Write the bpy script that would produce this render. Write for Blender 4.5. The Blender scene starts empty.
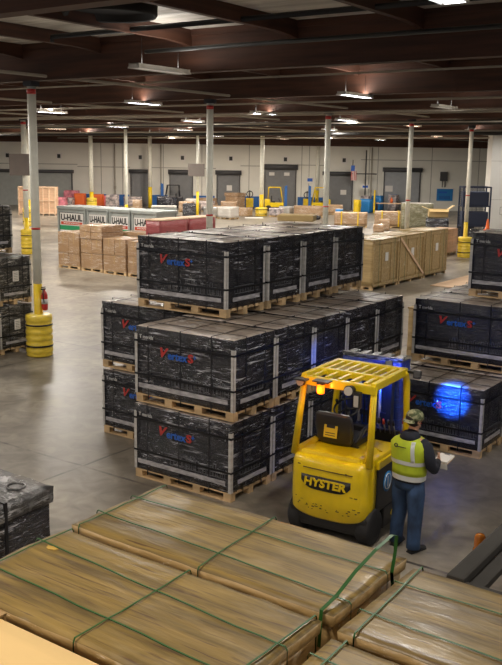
import bpy, bmesh, math, random
from mathutils import Vector, Matrix, noise
R = math.radians
PI = math.pi
random.seed(7)
COL = bpy.context.scene.collection
SC = bpy.context.scene

# ------------------------------------------------------------------ materials
def mat(name, col=(.5, .5, .5), rough=.6, metal=0., spec=.5, coat=0., coat_rough=.1, var=.0, vscale=(3, 3, 3),
        bump=.0, bscale=(20, 20, 20), emit=None, estr=0., detail=4, col2=None, lo=.35, hi=.65, objrand=False, alpha=1.):
    m = bpy.data.materials.new(name); m.use_nodes = True
    nt = m.node_tree; N = nt.nodes; L = nt.links
    b = N['Principled BSDF']
    b.inputs['Roughness'].default_value = rough; b.inputs['Metallic'].default_value = metal
    b.inputs['Specular IOR Level'].default_value = spec
    b.inputs['Coat Weight'].default_value = coat; b.inputs['Coat Roughness'].default_value = coat_rough
    b.inputs['Base Color'].default_value = (*col, 1)
    b.inputs['Alpha'].default_value = alpha
    tc = N.new('ShaderNodeTexCoord')
    src = tc.outputs['Object']
    if objrand:
        oi = N.new('ShaderNodeObjectInfo')
        ad = N.new('ShaderNodeVectorMath'); ad.operation = 'ADD'
        sc = N.new('ShaderNodeVectorMath'); sc.operation = 'SCALE'; sc.inputs[3].default_value = 37.
        cb = N.new('ShaderNodeCombineXYZ')
        for k in range(3): L.new(oi.outputs['Random'], cb.inputs[k])
        L.new(cb.outputs[0], sc.inputs[0]); L.new(src, ad.inputs[0]); L.new(sc.outputs[0], ad.inputs[1])
        src = ad.outputs[0]
    def nz(scale, det):
        mp = N.new('ShaderNodeMapping'); mp.inputs['Scale'].default_value = scale
        L.new(src, mp.inputs['Vector'])
        n = N.new('ShaderNodeTexNoise'); n.inputs['Scale'].default_value = 1.; n.inputs['Detail'].default_value = det
        L.new(mp.outputs[0], n.inputs['Vector']); return n
    if var or col2:
        n = nz(vscale, detail)
        r = N.new('ShaderNodeValToRGB')
        c2 = col2 if col2 else tuple(min(1, c * (1 + var)) for c in col)
        c1 = col if col2 else tuple(c * (1 - var) for c in col)
        r.color_ramp.elements[0].color = (*c1, 1); r.color_ramp.elements[0].position = lo
        r.color_ramp.elements[1].color = (*c2, 1); r.color_ramp.elements[1].position = hi
        L.new(n.outputs['Fac'], r.inputs[0]); L.new(r.outputs[0], b.inputs['Base Color'])
    if bump:
        n2 = nz(bscale, 5)
        bp = N.new('ShaderNodeBump'); bp.inputs['Strength'].default_value = bump; bp.inputs['Distance'].default_value = .02
        L.new(n2.outputs['Fac'], bp.inputs['Height']); L.new(bp.outputs[0], b.inputs['Normal'])
        if coat: L.new(bp.outputs[0], b.inputs['Coat Normal'])
    if emit:
        b.inputs['Emission Color'].default_value = (*emit, 1); b.inputs['Emission Strength'].default_value = estr
    return m

def film_mat(name, base, film=(.55, .56, .58), rough=.22, amt=.62, zscale=26., top=False, bumpy=.5, base2=None, band=(2.2, 2.2, 26.)):
    """carton or board wrapped tightly in clear stretch film: milky creases of the plastic and painted white glints over the base colour"""
    m = bpy.data.materials.new(name); m.use_nodes = True
    nt = m.node_tree; N = nt.nodes; L = nt.links; b = N['Principled BSDF']
    tc = N.new('ShaderNodeTexCoord'); oi = N.new('ShaderNodeObjectInfo')
    cb = N.new('ShaderNodeCombineXYZ')
    for k in range(3): L.new(oi.outputs['Random'], cb.inputs[k])
    sc = N.new('ShaderNodeVectorMath'); sc.operation = 'SCALE'; sc.inputs[3].default_value = 41.
    ad = N.new('ShaderNodeVectorMath'); ad.operation = 'ADD'
    L.new(cb.outputs[0], sc.inputs[0]); L.new(tc.outputs['Object'], ad.inputs[0]); L.new(sc.outputs[0], ad.inputs[1])
    def nz(scale, det, rot=(0, 0, 0), dist=0., rgh=.55):
        mp = N.new('ShaderNodeMapping'); mp.inputs['Scale'].default_value = scale; mp.inputs['Rotation'].default_value = rot
        L.new(ad.outputs[0], mp.inputs['Vector'])
        n = N.new('ShaderNodeTexNoise'); n.inputs['Scale'].default_value = 1.; n.inputs['Detail'].default_value = det
        n.inputs['Distortion'].default_value = dist; n.inputs['Roughness'].default_value = rgh
        L.new(mp.outputs[0], n.inputs['Vector']); return n
    def ramp(n, lo, hi, a=0., z=1.):
        r = N.new('ShaderNodeMapRange'); r.inputs['From Min'].default_value = lo; r.inputs['From Max'].default_value = hi
        r.inputs['To Min'].default_value = a; r.inputs['To Max'].default_value = z
        L.new(n.outputs['Fac'], r.inputs['Value']); return r
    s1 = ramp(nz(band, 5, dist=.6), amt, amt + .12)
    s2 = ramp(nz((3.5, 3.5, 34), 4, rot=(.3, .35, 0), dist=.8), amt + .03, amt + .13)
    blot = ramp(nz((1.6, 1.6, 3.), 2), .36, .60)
    s3 = ramp(nz((11, 11, 60), 3, rot=(-.15, .1, 0), dist=1.), amt + .05, amt + .10)  # fine white glints of the glossy film, painted into the base colour
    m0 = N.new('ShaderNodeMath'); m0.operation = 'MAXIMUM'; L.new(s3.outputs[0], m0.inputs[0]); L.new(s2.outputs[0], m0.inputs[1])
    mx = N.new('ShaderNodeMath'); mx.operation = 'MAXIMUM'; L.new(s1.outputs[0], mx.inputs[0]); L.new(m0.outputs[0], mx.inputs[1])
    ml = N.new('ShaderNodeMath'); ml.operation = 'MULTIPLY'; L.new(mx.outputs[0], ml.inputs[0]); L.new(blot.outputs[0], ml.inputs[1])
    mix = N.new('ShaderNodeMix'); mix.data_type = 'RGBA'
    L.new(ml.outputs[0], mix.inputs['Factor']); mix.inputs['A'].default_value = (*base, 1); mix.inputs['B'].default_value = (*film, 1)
    if base2:
        g = ramp(nz((1.2, 14, 14), 6, dist=.3), .35, .65)
        m2 = N.new('ShaderNodeMix'); m2.data_type = 'RGBA'; L.new(g.outputs[0], m2.inputs['Factor'])
        m2.inputs['A'].default_value = (*base, 1); m2.inputs['B'].default_value = (*base2, 1)
        L.new(m2.outputs['Result'], mix.inputs['A'])
    L.new(mix.outputs['Result'], b.inputs['Base Color'])
    b.inputs['Roughness'].default_value = rough + .15
    b.inputs['Coat Weight'].default_value = .7; b.inputs['Coat Roughness'].default_value = rough * .7
    nb = nz((6, 6, 30) if not top else (5, 9, 9), 5, dist=1.)
    nb2 = nz((2.5, 2.5, 7), 3, rot=(.2, .5, 0))
    sm = N.new('ShaderNodeMath'); sm.operation = 'ADD'; L.new(nb.outputs['Fac'], sm.inputs[0]); L.new(nb2.outputs['Fac'], sm.inputs[1])
    bp = N.new('ShaderNodeBump'); bp.inputs['Strength'].default_value = bumpy; bp.inputs['Distance'].default_value = .05
    L.new(sm.outputs[0], bp.inputs['Height'])
    L.new(bp.outputs[0], b.inputs['Normal']); L.new(bp.outputs[0], b.inputs['Coat Normal'])
    return m

M = {}
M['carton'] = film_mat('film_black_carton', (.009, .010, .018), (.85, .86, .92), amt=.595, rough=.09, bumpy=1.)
M['carton_right'] = film_mat('film_navy_carton', (.008, .010, .022), (.50, .53, .62), amt=.66, rough=.12, bumpy=.6)
M['carton_left'] = film_mat('film_charcoal_carton', (.030, .027, .021), (.66, .64, .58), amt=.56, rough=.13, bumpy=.9)
M['lid'] = film_mat('film_lid', (.58, .49, .41), (.78, .75, .72), amt=.52, top=True, band=(2, 7, 7), rough=.22, base2=(.36, .30, .26))
M['lid_dark'] = film_mat('film_lid_dark', (.055, .055, .055), (.45, .46, .47), amt=.5, top=True, band=(2, 6, 6), rough=.24, base2=(.03, .03, .03))
M['blue_film'] = film_mat('film_blue', (.006, .02, .16), (.03, .10, .5), amt=.55)
M['brown_box'] = film_mat('film_brown_box', (.36, .22, .11), (.70, .62, .54), amt=.55, rough=.25, bumpy=.5)
M['plywood'] = film_mat('film_plywood', (.54, .38, .17), (.74, .66, .50), amt=.62, rough=.35, bumpy=.3, base2=(.38, .26, .10), top=True, band=(2, 6, 6))
M['olive_wrap'] = film_mat('film_olive', (.13, .12, .055), (.42, .40, .30), amt=.52)
M['red_wrap'] = film_mat('film_red', (.32, .045, .05), (.6, .3, .3), amt=.62, rough=.3)
M['grey_wrap'] = film_mat('film_grey', (.42, .41, .38), (.7, .7, .68), amt=.55)
M['white_wrap'] = film_mat('film_white', (.60, .57, .52), (.8, .78, .74), amt=.55)
M['pallet'] = mat('pallet_wood', (.58, .41, .22), .8, var=.28, vscale=(2, 6, 6), objrand=True)
M['strap'] = mat('black_strap', (.006, .006, .008), .35)
M['greenstrap'] = mat('green_strap', (.014, .10, .014), .45)
M['edge'] = mat('edge_board', (.52, .51, .49), .5, coat=.4, var=.12, vscale=(2, 2, 20), objrand=True)
M['strip'] = mat('printed_strip', (.42, .41, .43), .45, coat=.5, var=.35, vscale=(7, 7, 25), bump=.2, objrand=True)
M['outline'] = mat('print_grey', (.13, .135, .15), .45, coat=.4)
M['logored'] = mat('logo_red', (.50, .03, .025), .4, coat=.5)
M['logoblue'] = mat('logo_blue', (.015, .12, .56), .4, coat=.5)
M['printw'] = mat('print_white', (.6, .6, .6), .5)
M['paper'] = mat('paper', (.78, .76, .72), .7)
M['yellow'] = mat('safety_yellow', (.80, .56, .012), .38, coat=.25, var=.10, vscale=(6, 6, 6))
M['fkyellow'] = mat('forklift_yellow', (.74, .53, .004), .33, coat=.45, coat_rough=.12, var=.08, vscale=(4, 4, 4))
M['scuff'] = mat('scuff', (.10, .07, .012), .7)
M['vent_dark'] = mat('matte_black', (.006, .005, .005), .9)  # flat black painted in for the dark inside the roof vent
M['black'] = mat('black_paint', (.012, .012, .013), .4, var=.3)
M['rubber'] = mat('rubber', (.014, .014, .015), .75, bump=.3)
M['vinyl'] = mat('seat_vinyl', (.018, .018, .02), .35, coat=.3)
M['steel'] = mat('steel', (.35, .35, .36), .35, metal=.8)
M['darksteel'] = mat('dark_steel', (.05, .05, .055), .4, metal=.5)
M['mastblue'] = mat('mast_blue_black', (.02, .028, .06), .4, metal=.3)
M['orange'] = mat('orange_lens', (1., .2, .01), .2, emit=(1., .17, .004), estr=3.)
M['amber'] = mat('amber_lens_off', (.35, .11, .01), .15, coat=.6)
M['lens'] = mat('lamp_lens', (.45, .42, .36), .15, coat=.6)
M['red'] = mat('red_paint', (.55, .03, .025), .35, coat=.4)
M['colpaint'] = mat('column_cream', (.86, .86, .76), .5, var=.05, vscale=(2, 2, 5))
M['barrel'] = mat('guard_yellow', (.86, .63, .05), .38, coat=.6, coat_rough=.15, var=.12, vscale=(6, 6, 18), bump=.3, bscale=(8, 8, 20))
M['wall'] = mat('wall_paint', (.80, .79, .72), .8, var=.05, vscale=(.3, .3, .6))
M['wallright'] = mat('wall_white', (.70, .69, .65), .8, var=.03, vscale=(.5, .5, .5))
M['seam'] = mat('wall_seam', (.34, .33, .30), .8)
M['bluewall'] = mat('blue_wainscot', (.02, .13, .42), .5, var=.1)
M['shutter'] = mat('shutter_grey', (.20, .205, .21), .5, var=.05)
M['shutterlight'] = mat('shutter_pale', (.40, .42, .40), .5, var=.05)
M['shutterblue'] = mat('shutter_bluegrey', (.36, .38, .40), .5, var=.05)
M['shuttertrim'] = mat('shutter_dark', (.07, .07, .075), .5)
M['board'] = mat('sign_back', (.17, .145, .13), .6, var=.05)
M['wood_beam'] = mat('glulam', (.066, .024, .012), .65, var=.35, vscale=(.6, .6, 9), bump=.1, bscale=(1, 1, 20), objrand=True)
M['pipe'] = mat('pale_pipe', (.42, .38, .32), .5)
M['blackpipe'] = mat('black_pipe', (.012, .012, .012), .5)
M['fixture'] = mat('lamp_housing', (.62, .60, .55), .5)
M['tube'] = mat('lamp_tube', (1, 1, 1), .4, emit=(.85, .88, 1.), estr=14.)
M['tubewarm'] = mat('lamp_tube_warm', (1, 1, 1), .4, emit=(1., .62, .42), estr=8.)
M['tubeoff'] = mat('lamp_tube_dim', (.7, .68, .62), .5, emit=(1, .9, .8), estr=.25)
M['screen'] = mat('cabinet_grey', (.36, .39, .37), .5, var=.06)
M['haulgreen'] = mat('sign_green', (.03, .34, .14), .5)
M['haulred'] = mat('sign_orange_red', (.62, .07, .025), .5)
M['ink'] = mat('ink', (.015, .015, .015), .5)
M['cardboard'] = mat('cardboard', (.72, .52, .23), .62, var=.05, vscale=(1, 8, 8), bump=.04, bscale=(6, 6, 6))
M['tape'] = mat('tape_tan', (.42, .28, .13), .3, coat=.4)
M['pinkwood'] = mat('new_wood', (.68, .43, .27), .7, var=.12, vscale=(1, 1, 12))
M['palewood'] = mat('pale_wood', (.74, .52, .34), .7, var=.1, vscale=(1, 9, 9))
M['blue'] = mat('blue_plastic', (.02, .2, .52), .4)
M['orangep'] = mat('orange_plastic', (.85, .16, .03), .5)
M['pinkp'] = mat('pink_plastic', (.80, .24, .30), .5, var=.4, vscale=(3, 3, 3), objrand=True)
M['mixedp'] = mat('mixed_goods', (.16, .15, .16), .6, col2=(.68, .58, .56), vscale=(3, 3, 5), objrand=True)
M['bluecloth'] = mat('blue_wire', (.025, .035, .07), .7)
M['greyplastic'] = mat('grey_plastic', (.040, .038, .034), .85, spec=.25, var=.12)
# people
M['skin'] = mat('skin', (.50, .27, .17), .55, var=.06)
M['hair'] = mat('hair', (.012, .008, .006), .7)
M['lime'] = mat('lime_vest', (.42, .52, .02), .65, var=.10, vscale=(9, 9, 5), bump=.4, bscale=(7, 7, 4))
M['silver'] = mat('reflective_tape', (.62, .64, .63), .35, metal=.15)
M['hoodie'] = mat('navy_hoodie', (.012, .014, .024), .85, bump=.4, bscale=(9, 9, 7))
M['denim'] = mat('denim', (.022, .05, .115), .85, var=.45, vscale=(7, 7, 4), bump=.5, bscale=(10, 10, 6))
M['camo'] = mat('camo_cap', (.07, .09, .035), .8, col2=(.30, .30, .17), vscale=(22, 22, 22), lo=.45, hi=.55)
M['shoe'] = mat('shoe', (.012, .012, .014), .6)

def board_mat():
    """sheets of rough veneer board, grain along X, under clear film"""
    m = bpy.data.materials.new('veneer_board'); m.use_nodes = True
    nt = m.node_tree; N = nt.nodes; L = nt.links; b = N['Principled BSDF']
    tc = N.new('ShaderNodeTexCoord'); oi = N.new('ShaderNodeObjectInfo')
    cb = N.new('ShaderNodeCombineXYZ'); L.new(oi.outputs['Random'], cb.inputs[0]); L.new(oi.outputs['Random'], cb.inputs[1])
    sc = N.new('ShaderNodeVectorMath'); sc.operation = 'SCALE'; sc.inputs[3].default_value = 19.
    ad = N.new('ShaderNodeVectorMath'); ad.operation = 'ADD'
    L.new(cb.outputs[0], sc.inputs[0]); L.new(tc.outputs['Object'], ad.inputs[0]); L.new(sc.outputs[0], ad.inputs[1])
    def nz(s, d, dist=0.):
        mp = N.new('ShaderNodeMapping'); mp.inputs['Scale'].default_value = s; L.new(ad.outputs[0], mp.inputs['Vector'])
        n = N.new('ShaderNodeTexNoise'); n.inputs['Scale'].default_value = 1; n.inputs['Detail'].default_value = d; n.inputs['Distortion'].default_value = dist
        L.new(mp.outputs[0], n.inputs['Vector']); return n
    n1 = nz((1.1, 13, 4), 9, .5); r1 = N.new('ShaderNodeValToRGB')
    e = r1.color_ramp.elements
    e[0].position = .30; e[0].color = (.105, .07, .02, 1); e[1].position = .70; e[1].color = (.31, .21, .052, 1)
    k = e.new(.5); k.color = (.205, .138, .030, 1)
    L.new(n1.outputs['Fac'], r1.inputs[0])
    n2 = nz((3, 55, 6), 6, .3); r2 = N.new('ShaderNodeMapRange'); r2.inputs['From Min'].default_value = .56; r2.inputs['From Max'].default_value = .68
    L.new(n2.outputs['Fac'], r2.inputs['Value'])
    n3 = nz((2.2, 6, 3), 4); r3 = N.new('ShaderNodeMapRange'); r3.inputs['From Min'].default_value = .58; r3.inputs['From Max'].default_value = .78; r3.inputs['To Max'].default_value = .55
    L.new(n3.outputs['Fac'], r3.inputs['Value'])
    ma = N.new('ShaderNodeMix'); ma.data_type = 'RGBA'; L.new(r2.outputs[0], ma.inputs['Factor'])
    L.new(r1.outputs[0], ma.inputs['A']); ma.inputs['B'].default_value = (.10, .055, .02, 1)
    mb = N.new('ShaderNodeMix'); mb.data_type = 'RGBA'; L.new(r3.outputs[0], mb.inputs['Factor'])
    L.new(ma.outputs['Result'], mb.inputs['A']); mb.inputs['B'].default_value = (.40, .31, .16, 1)
    L.new(mb.outputs['Result'], b.inputs['Base Color'])
    b.inputs['Roughness'].default_value = .5; b.inputs['Coat Weight'].default_value = .25; b.inputs['Coat Roughness'].default_value = .2
    n4 = nz((5, 22, 9), 5, .8); bp = N.new('ShaderNodeBump'); bp.inputs['Strength'].default_value = .18; bp.inputs['Distance'].default_value = .02
    L.new(n4.outputs['Fac'], bp.inputs['Height']); L.new(bp.outputs[0], b.inputs['Normal']); L.new(bp.outputs[0], b.inputs['Coat Normal'])
    return m
M['veneer'] = board_mat()

def floor_mat():
    m = bpy.data.materials.new('polished_concrete'); m.use_nodes = True
    nt = m.node_tree; N = nt.nodes; L = nt.links; b = N['Principled BSDF']
    tc = N.new('ShaderNodeTexCoord')
    def nz(s, d, dist=0.):
        n = N.new('ShaderNodeTexNoise'); n.inputs['Scale'].default_value = s; n.inputs['Detail'].default_value = d; n.inputs['Distortion'].default_value = dist
        L.new(tc.outputs['Object'], n.inputs['Vector']); return n
    n1 = nz(.45, 6, .5); r = N.new('ShaderNodeValToRGB'); e = r.color_ramp.elements
    e[0].position = .34; e[0].color = (.13, .113, .092, 1); e[1].position = .68; e[1].color = (.33, .295, .235, 1)
    L.new(n1.outputs['Fac'], r.inputs[0])
    n2 = nz(3., 6, 1.2); r2 = N.new('ShaderNodeMapRange'); r2.inputs['From Min'].default_value = .3; r2.inputs['From Max'].default_value = .7
    r2.inputs['To Min'].default_value = .68; r2.inputs['To Max'].default_value = 1.2; L.new(n2.outputs['Fac'], r2.inputs['Value'])
    vm = N.new('ShaderNodeVectorMath'); vm.operation = 'SCALE'; L.new(r.outputs[0], vm.inputs[0]); L.new(r2.outputs[0], vm.inputs[3])
    # sawn joints
    sx = N.new('ShaderNodeSeparateXYZ'); L.new(tc.outputs['Object'], sx.inputs[0])
    wob = nz(1.5, 3)
    outs = []
    for ax, off, per in (('X', 9.70, 6.25), ('Y', -9.33, 6.25)):
        a = N.new('ShaderNodeMath'); a.operation = 'ADD'; a.inputs[1].default_value = off + per * 20; L.new(sx.outputs[ax], a.inputs[0])
        wv = N.new('ShaderNodeMath'); wv.operation = 'MULTIPLY_ADD'; wv.inputs[1].default_value = .05; L.new(wob.outputs['Fac'], wv.inputs[0]); L.new(a.outputs[0], wv.inputs[2])
        d = N.new('ShaderNodeMath'); d.operation = 'PINGPONG'; d.inputs[1].default_value = per / 2; L.new(wv.outputs[0], d.inputs[0])
        # distance to joint = pingpong value near 0
        q = N.new('ShaderNodeMath'); q.operation = 'LESS_THAN'; q.inputs[1].default_value = .026; L.new(d.outputs[0], q.inputs[0]); outs.append(q)
    mx = N.new('ShaderNodeMath'); mx.operation = 'MAXIMUM'; L.new(outs[0].outputs[0], mx.inputs[0]); L.new(outs[1].outputs[0], mx.inputs[1])
    n3 = nz(2.2, 4); g = N.new('ShaderNodeMapRange'); g.inputs['From Min'].default_value = .35; g.inputs['From Max'].default_value = .55; L.new(n3.outputs['Fac'], g.inputs['Value'])
    mm = N.new('ShaderNodeMath'); mm.operation = 'MULTIPLY'; L.new(mx.outputs[0], mm.inputs[0]); L.new(g.outputs[0], mm.inputs[1])
    mi = N.new('ShaderNodeMix'); mi.data_type = 'RGBA'; L.new(mm.outputs[0], mi.inputs['Factor']); L.new(vm.outputs[0], mi.inputs['A']); mi.inputs['B'].default_value = (.06, .052, .045, 1)
    L.new(mi.outputs['Result'], b.inputs['Base Color'])
    rr = N.new('ShaderNodeMapRange'); rr.inputs['To Min'].default_value = .27; rr.inputs['To Max'].default_value = .48; L.new(n1.outputs['Fac'], rr.inputs['Value'])
    L.new(rr.outputs[0], b.inputs['Roughness'])
    return m
M['floor'] = floor_mat()

def deck_mat():
    m = bpy.data.materials.new('roof_insulation'); m.use_nodes = True
    nt = m.node_tree; N = nt.nodes; L = nt.links; b = N['Principled BSDF']
    b.inputs['Base Color'].default_value = (.50, .48, .44, 1); b.inputs['Roughness'].default_value = .45
    tc = N.new('ShaderNodeTexCoord'); mp = N.new('ShaderNodeMapping'); mp.inputs['Scale'].default_value = (.6, 4., 1); L.new(tc.outputs['Object'], mp.inputs['Vector'])
    n = N.new('ShaderNodeTexNoise'); n.inputs['Scale'].default_value = 1.; n.inputs['Detail'].default_value = 4; L.new(mp.outputs[0], n.inputs['Vector'])
    bp = N.new('ShaderNodeBump'); bp.inputs['Strength'].default_value = .8; bp.inputs['Distance'].default_value = .15
    L.new(n.outputs['Fac'], bp.inputs['Height']); L.new(bp.outputs[0], b.inputs['Normal'])
    r = N.new('ShaderNodeValToRGB'); r.color_ramp.elements[0].position = .35; r.color_ramp.elements[0].color = (.50, .47, .42, 1)
    r.color_ramp.elements[1].position = .6; r.color_ramp.elements[1].color = (.80, .77, .71, 1)
    L.new(n.outputs['Fac'], r.inputs[0]); L.new(r.outputs[0], b.inputs['Base Color'])
    return m
M['deck'] = deck_mat()

# ------------------------------------------------------------------ mesh helpers
class MB:
    def __init__(s): s.bm = bmesh.new(); s.mats = []
    def mi(s, m):
        if m is None: return 0
        if m not in s.mats: s.mats.append(m)
        return s.mats.index(m)
    def face(s, vs, m=None, smooth=False):
        try: f = s.bm.faces.new(vs)
        except ValueError: return None
        f.material_index = s.mi(m); f.smooth = smooth; return f
    def box(s, x0, x1, y0, y1, z0, z1, m=None, bev=0., mtx=None):
        x0, x1 = min(x0, x1), max(x0, x1); y0, y1 = min(y0, y1), max(y0, y1); z0, z1 = min(z0, z1), max(z0, z1)
        b2 = bmesh.new(); bmesh.ops.create_cube(b2, size=1)
        for v in b2.verts: v.co = Vector(((x0 + x1) / 2 + v.co.x * (x1 - x0), (y0 + y1) / 2 + v.co.y * (y1 - y0), (z0 + z1) / 2 + v.co.z * (z1 - z0)))
        if bev: bmesh.ops.bevel(b2, geom=b2.edges[:], offset=bev, segments=2, affect='EDGES', profile=.6)  # added upward fill to brighten the roof deck; the housing has no opening
        s.merge(b2, m, mtx); return s
    def merge(s, b2, m=None, mtx=None, smooth=None):
        mp = {}
        for v in b2.verts: mp[v] = s.bm.verts.new(mtx @ v.co if mtx else v.co)
        for f in b2.faces:
            g = s.face([mp[v] for v in f.verts], m)
            if g and (smooth if smooth is not None else f.smooth): g.smooth = True
        b2.free()
    def tube(s, pts, r, m=None, n=10, cap=True, ry=None):
        """tube along points; r number or list"""
        pts = [Vector(p) for p in pts]; rs = r if isinstance(r, (list, tuple)) else [r] * len(pts)
        rings = []; up = None
        for i, p in enumerate(pts):
            t = (pts[min(i + 1, len(pts) - 1)] - pts[max(i - 1, 0)]).normalized()
            if up is None:
                up = Vector((0, 0, 1)) if abs(t.z) < .9 else Vector((1, 0, 0))
            a = t.cross(up).normalized(); b = a.cross(t).normalized(); up = b
            rings.append([s.bm.verts.new(p + (a * math.cos(2 * PI * k / n) + b * math.sin(2 * PI * k / n)) * rs[i]) for k in range(n)])
        for i in range(len(rings) - 1):
            for k in range(n): s.face([rings[i][k], rings[i][(k + 1) % n], rings[i + 1][(k + 1) % n], rings[i + 1][k]], m, True)
        if cap: s.face(rings[0][::-1], m); s.face(rings[-1], m)
        return s
    def loft(s, rings, m=None, cap=True, smooth=True):
        vr = [[s.bm.verts.new(p) for p in r] for r in rings]; n = len(vr[0])
        for i in range(len(vr) - 1):
            for k in range(n): s.face([vr[i][k], vr[i][(k + 1) % n], vr[i + 1][(k + 1) % n], vr[i + 1][k]], m(i, k) if callable(m) else m, smooth)
        if cap:
            mm = (lambda i: m(i, 0)) if callable(m) else (lambda i: m)
            s.face(vr[0][::-1], mm(0)); s.face(vr[-1], mm(len(vr) - 2))
        return s
    def lathe(s, prof, c=(0, 0, 0), m=None, n=24, smooth=True):
        rings = [[Vector((c[0] + r * math.cos(2 * PI * k / n), c[1] + r * math.sin(2 * PI * k / n), c[2] + z)) for k in range(n)] for r, z in prof]
        return s.loft(rings, m, True, smooth)
    def torus(s, c, R0, r, m=None, n=24, k=8, mtx=None):
        vr = []
        for i in range(n):
            a = 2 * PI * i / n; ring = []
            for j in range(k):
                b = 2 * PI * j / k
                p = Vector(((R0 + r * math.cos(b)) * math.cos(a), (R0 + r * math.cos(b)) * math.sin(a), r * math.sin(b)))
                if mtx: p = mtx @ p
                ring.append(s.bm.verts.new(p + Vector(c)))
            vr.append(ring)
        for i in range(n):
            for j in range(k): s.face([vr[i][j], vr[(i + 1) % n][j], vr[(i + 1) % n][(j + 1) % k], vr[i][(j + 1) % k]], m, True)
        return s
    def text(s, body, w, h, m, mtx, bold=.0, ext=.003, shear=0.):
        """lettering fitted to w x h, centred on the matrix origin in its XY plane"""
        cu = bpy.data.curves.new('t', 'FONT'); cu.body = body; cu.size = 1; cu.extrude = .01; cu.offset = bold; cu.resolution_u = 3; cu.shear = shear
        o = bpy.data.objects.new('t', cu); COL.objects.link(o)
        bpy.context.view_layer.update()
        me = bpy.data.meshes.new_from_object(o.evaluated_get(bpy.context.evaluated_depsgraph_get()))
        bpy.data.objects.remove(o); bpy.data.curves.remove(cu)
        b2 = bmesh.new(); b2.from_mesh(me); bpy.data.meshes.remove(me)
        xs = [v.co.x for v in b2.verts]; ys = [v.co.y for v in b2.verts]
        for v in b2.verts:
            v.co = Vector(((v.co.x - min(xs)) / (max(xs) - min(xs)) * w - w / 2, (v.co.y - min(ys)) / (max(ys) - min(ys)) * h - h / 2, (v.co.z / .01) * ext))
        s.merge(b2, m, mtx, smooth=False); return s
    def build(s, name, parent=None, m=None, loc=None, smooth=None):
        if m is not None: 
            if not s.mats: s.mats = [m]
        bmesh.ops.recalc_face_normals(s.bm, faces=s.bm.faces[:])
        me = bpy.data.meshes.new(name); s.bm.to_mesh(me); s.bm.free()
        for q in s.mats: me.materials.append(M[q])
        if smooth:
            for p in me.polygons: p.use_smooth = True
        o = bpy.data.objects.new(name, me); COL.objects.link(o)
        if parent: o.parent = parent
        if loc: o.location = loc
        return o

def tag(o, label, cat, group=None):
    o['label'] = label; o['category'] = cat
    if group: o['group'] = group
    return o
def thing(name, label, cat, loc=(0, 0, 0), rz=0., group=None):
    o = bpy.data.objects.new(name, None); COL.objects.link(o); o.empty_display_size = .2
    o.location = loc; o.rotation_euler = (0, 0, rz); return tag(o, label, cat, group)
def struct(o): o['kind'] = 'structure'; return o
def children(o): return list(o.children)
def dup(o, parent=None):
    c = o.copy(); COL.objects.link(c); c.parent = parent
    for ch in children(o): dup(ch, c)
    return c
def place(proto, used, loc, rz, label, group=None):
    if not used[0]: o = proto; used[0] = True
    else: o = dup(proto)
    o.location = loc; o.rotation_euler = (0, 0, rz); o['label'] = label
    if group: o['group'] = group
    return o

YAW = .612
CA, SA = math.cos(YAW), math.sin(YAW)
def G(x, y): return (CA * x - SA * y, SA * x + CA * y)       # from the camera-facing frame of the dock wall to the hall's frame
FRONT = Matrix(((1, 0, 0), (0, 0, -1), (0, 1, 0))).to_4x4()   # XY plane -> a face looking to -Y
SIDE = Matrix(((0, 0, 1), (1, 0, 0), (0, 1, 0))).to_4x4()     # XY plane -> a face looking to +X
def at(mx, x, y, z): return Matrix.Translation((x, y, z)) @ mx

# ------------------------------------------------------------------ room
b = MB(); b.box(-110, 25, -8, 100, -.3, 0); struct(b.build('floor', m='floor'))
b = MB(); b.box(-110, 25, -8, 100, 7.2, 7.3); ceil = struct(b.build('ceiling', m='deck'))
GY = [14.2 + 6.85 * k for k in range(-3, 13)]
tn = 0
for y in GY:
    tn += 1; b = MB(); b.box(-105, 24, y - .13, y + .13, 6.40, 7.14); b.box(-105, 24, y - .16, y + .16, 7.08, 7.2)
    struct(b.build('trim_%d' % tn, m='wood_beam'))
x = -13.9 - 2.45 * 34
while x < 22:
    tn += 1; b = MB()
    for i in range(len(GY) - 1):
        if x < -60 and i < 6: continue
        y0, y1 = GY[i] + .13, GY[i + 1] - .13
        # purlin with a shallow haunch at each end
        prof = [(y0, 6.88), (y0 + .25, 6.92), (y0 + .7, 6.95), (y1 - .7, 6.95), (y1 - .25, 6.92), (y1, 6.88), (y1, 7.2), (y0, 7.2)]
        r0 = [b.bm.verts.new((x - .06, p[0], p[1])) for p in prof]; r1 = [b.bm.verts.new((x + .06, p[0], p[1])) for p in prof]
        b.face(r0); b.face(r1[::-1])
        for k in range(8): b.face([r0[k], r0[(k + 1) % 8], r1[(k + 1) % 8], r1[k]])
    struct(b.build('trim_%d' % tn, m='wood_beam')); x += 2.45

# dock wall (its own frame, turned to face down the hall)
WY = 84.
wall = MB(); wall.box(-75, 30, WY, WY + .3, 0, 7.2, 'wall')
for x in [-60, -52, -44, -36, -30.5, -24.2, -14.2, -12.2, -8.4, -4.8, -.4, 2.2 + 2.3, 5.2, 6.0, 10.8, 11.6, 16.6, 21]:
    wall.box(x - .03, x + .03, WY - .01, WY, 0, 7.2, 'seam')
for a, c, z in [(-60, -16.4, 3.82), (-16.4, -11.5, 3.62), (-9.7, -3.5, 3.62), (-1.2, 1, 3.9), (4.1, 6.6, 4.05), (10, 22, 4.62)]:
    wall.box(a, c, WY - .02, WY, z - .03, z + .03, 'seam')
for a, c in [(-75, -24.0), (-16.6, -11.6), (-9.7, -8.0), (-5.6, -3.6), (-1.1, .9), (4.2, 6.6)]:
    wall.box(a, c, WY - .04, WY, 0.05, 1.1, 'bluewall')
wall.box(-75, 30, WY - .5, WY, 5.8, 7.2, 'wood_beam')
w = wall.build('wall_back'); w.rotation_euler.z = YAW; struct(w)
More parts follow.
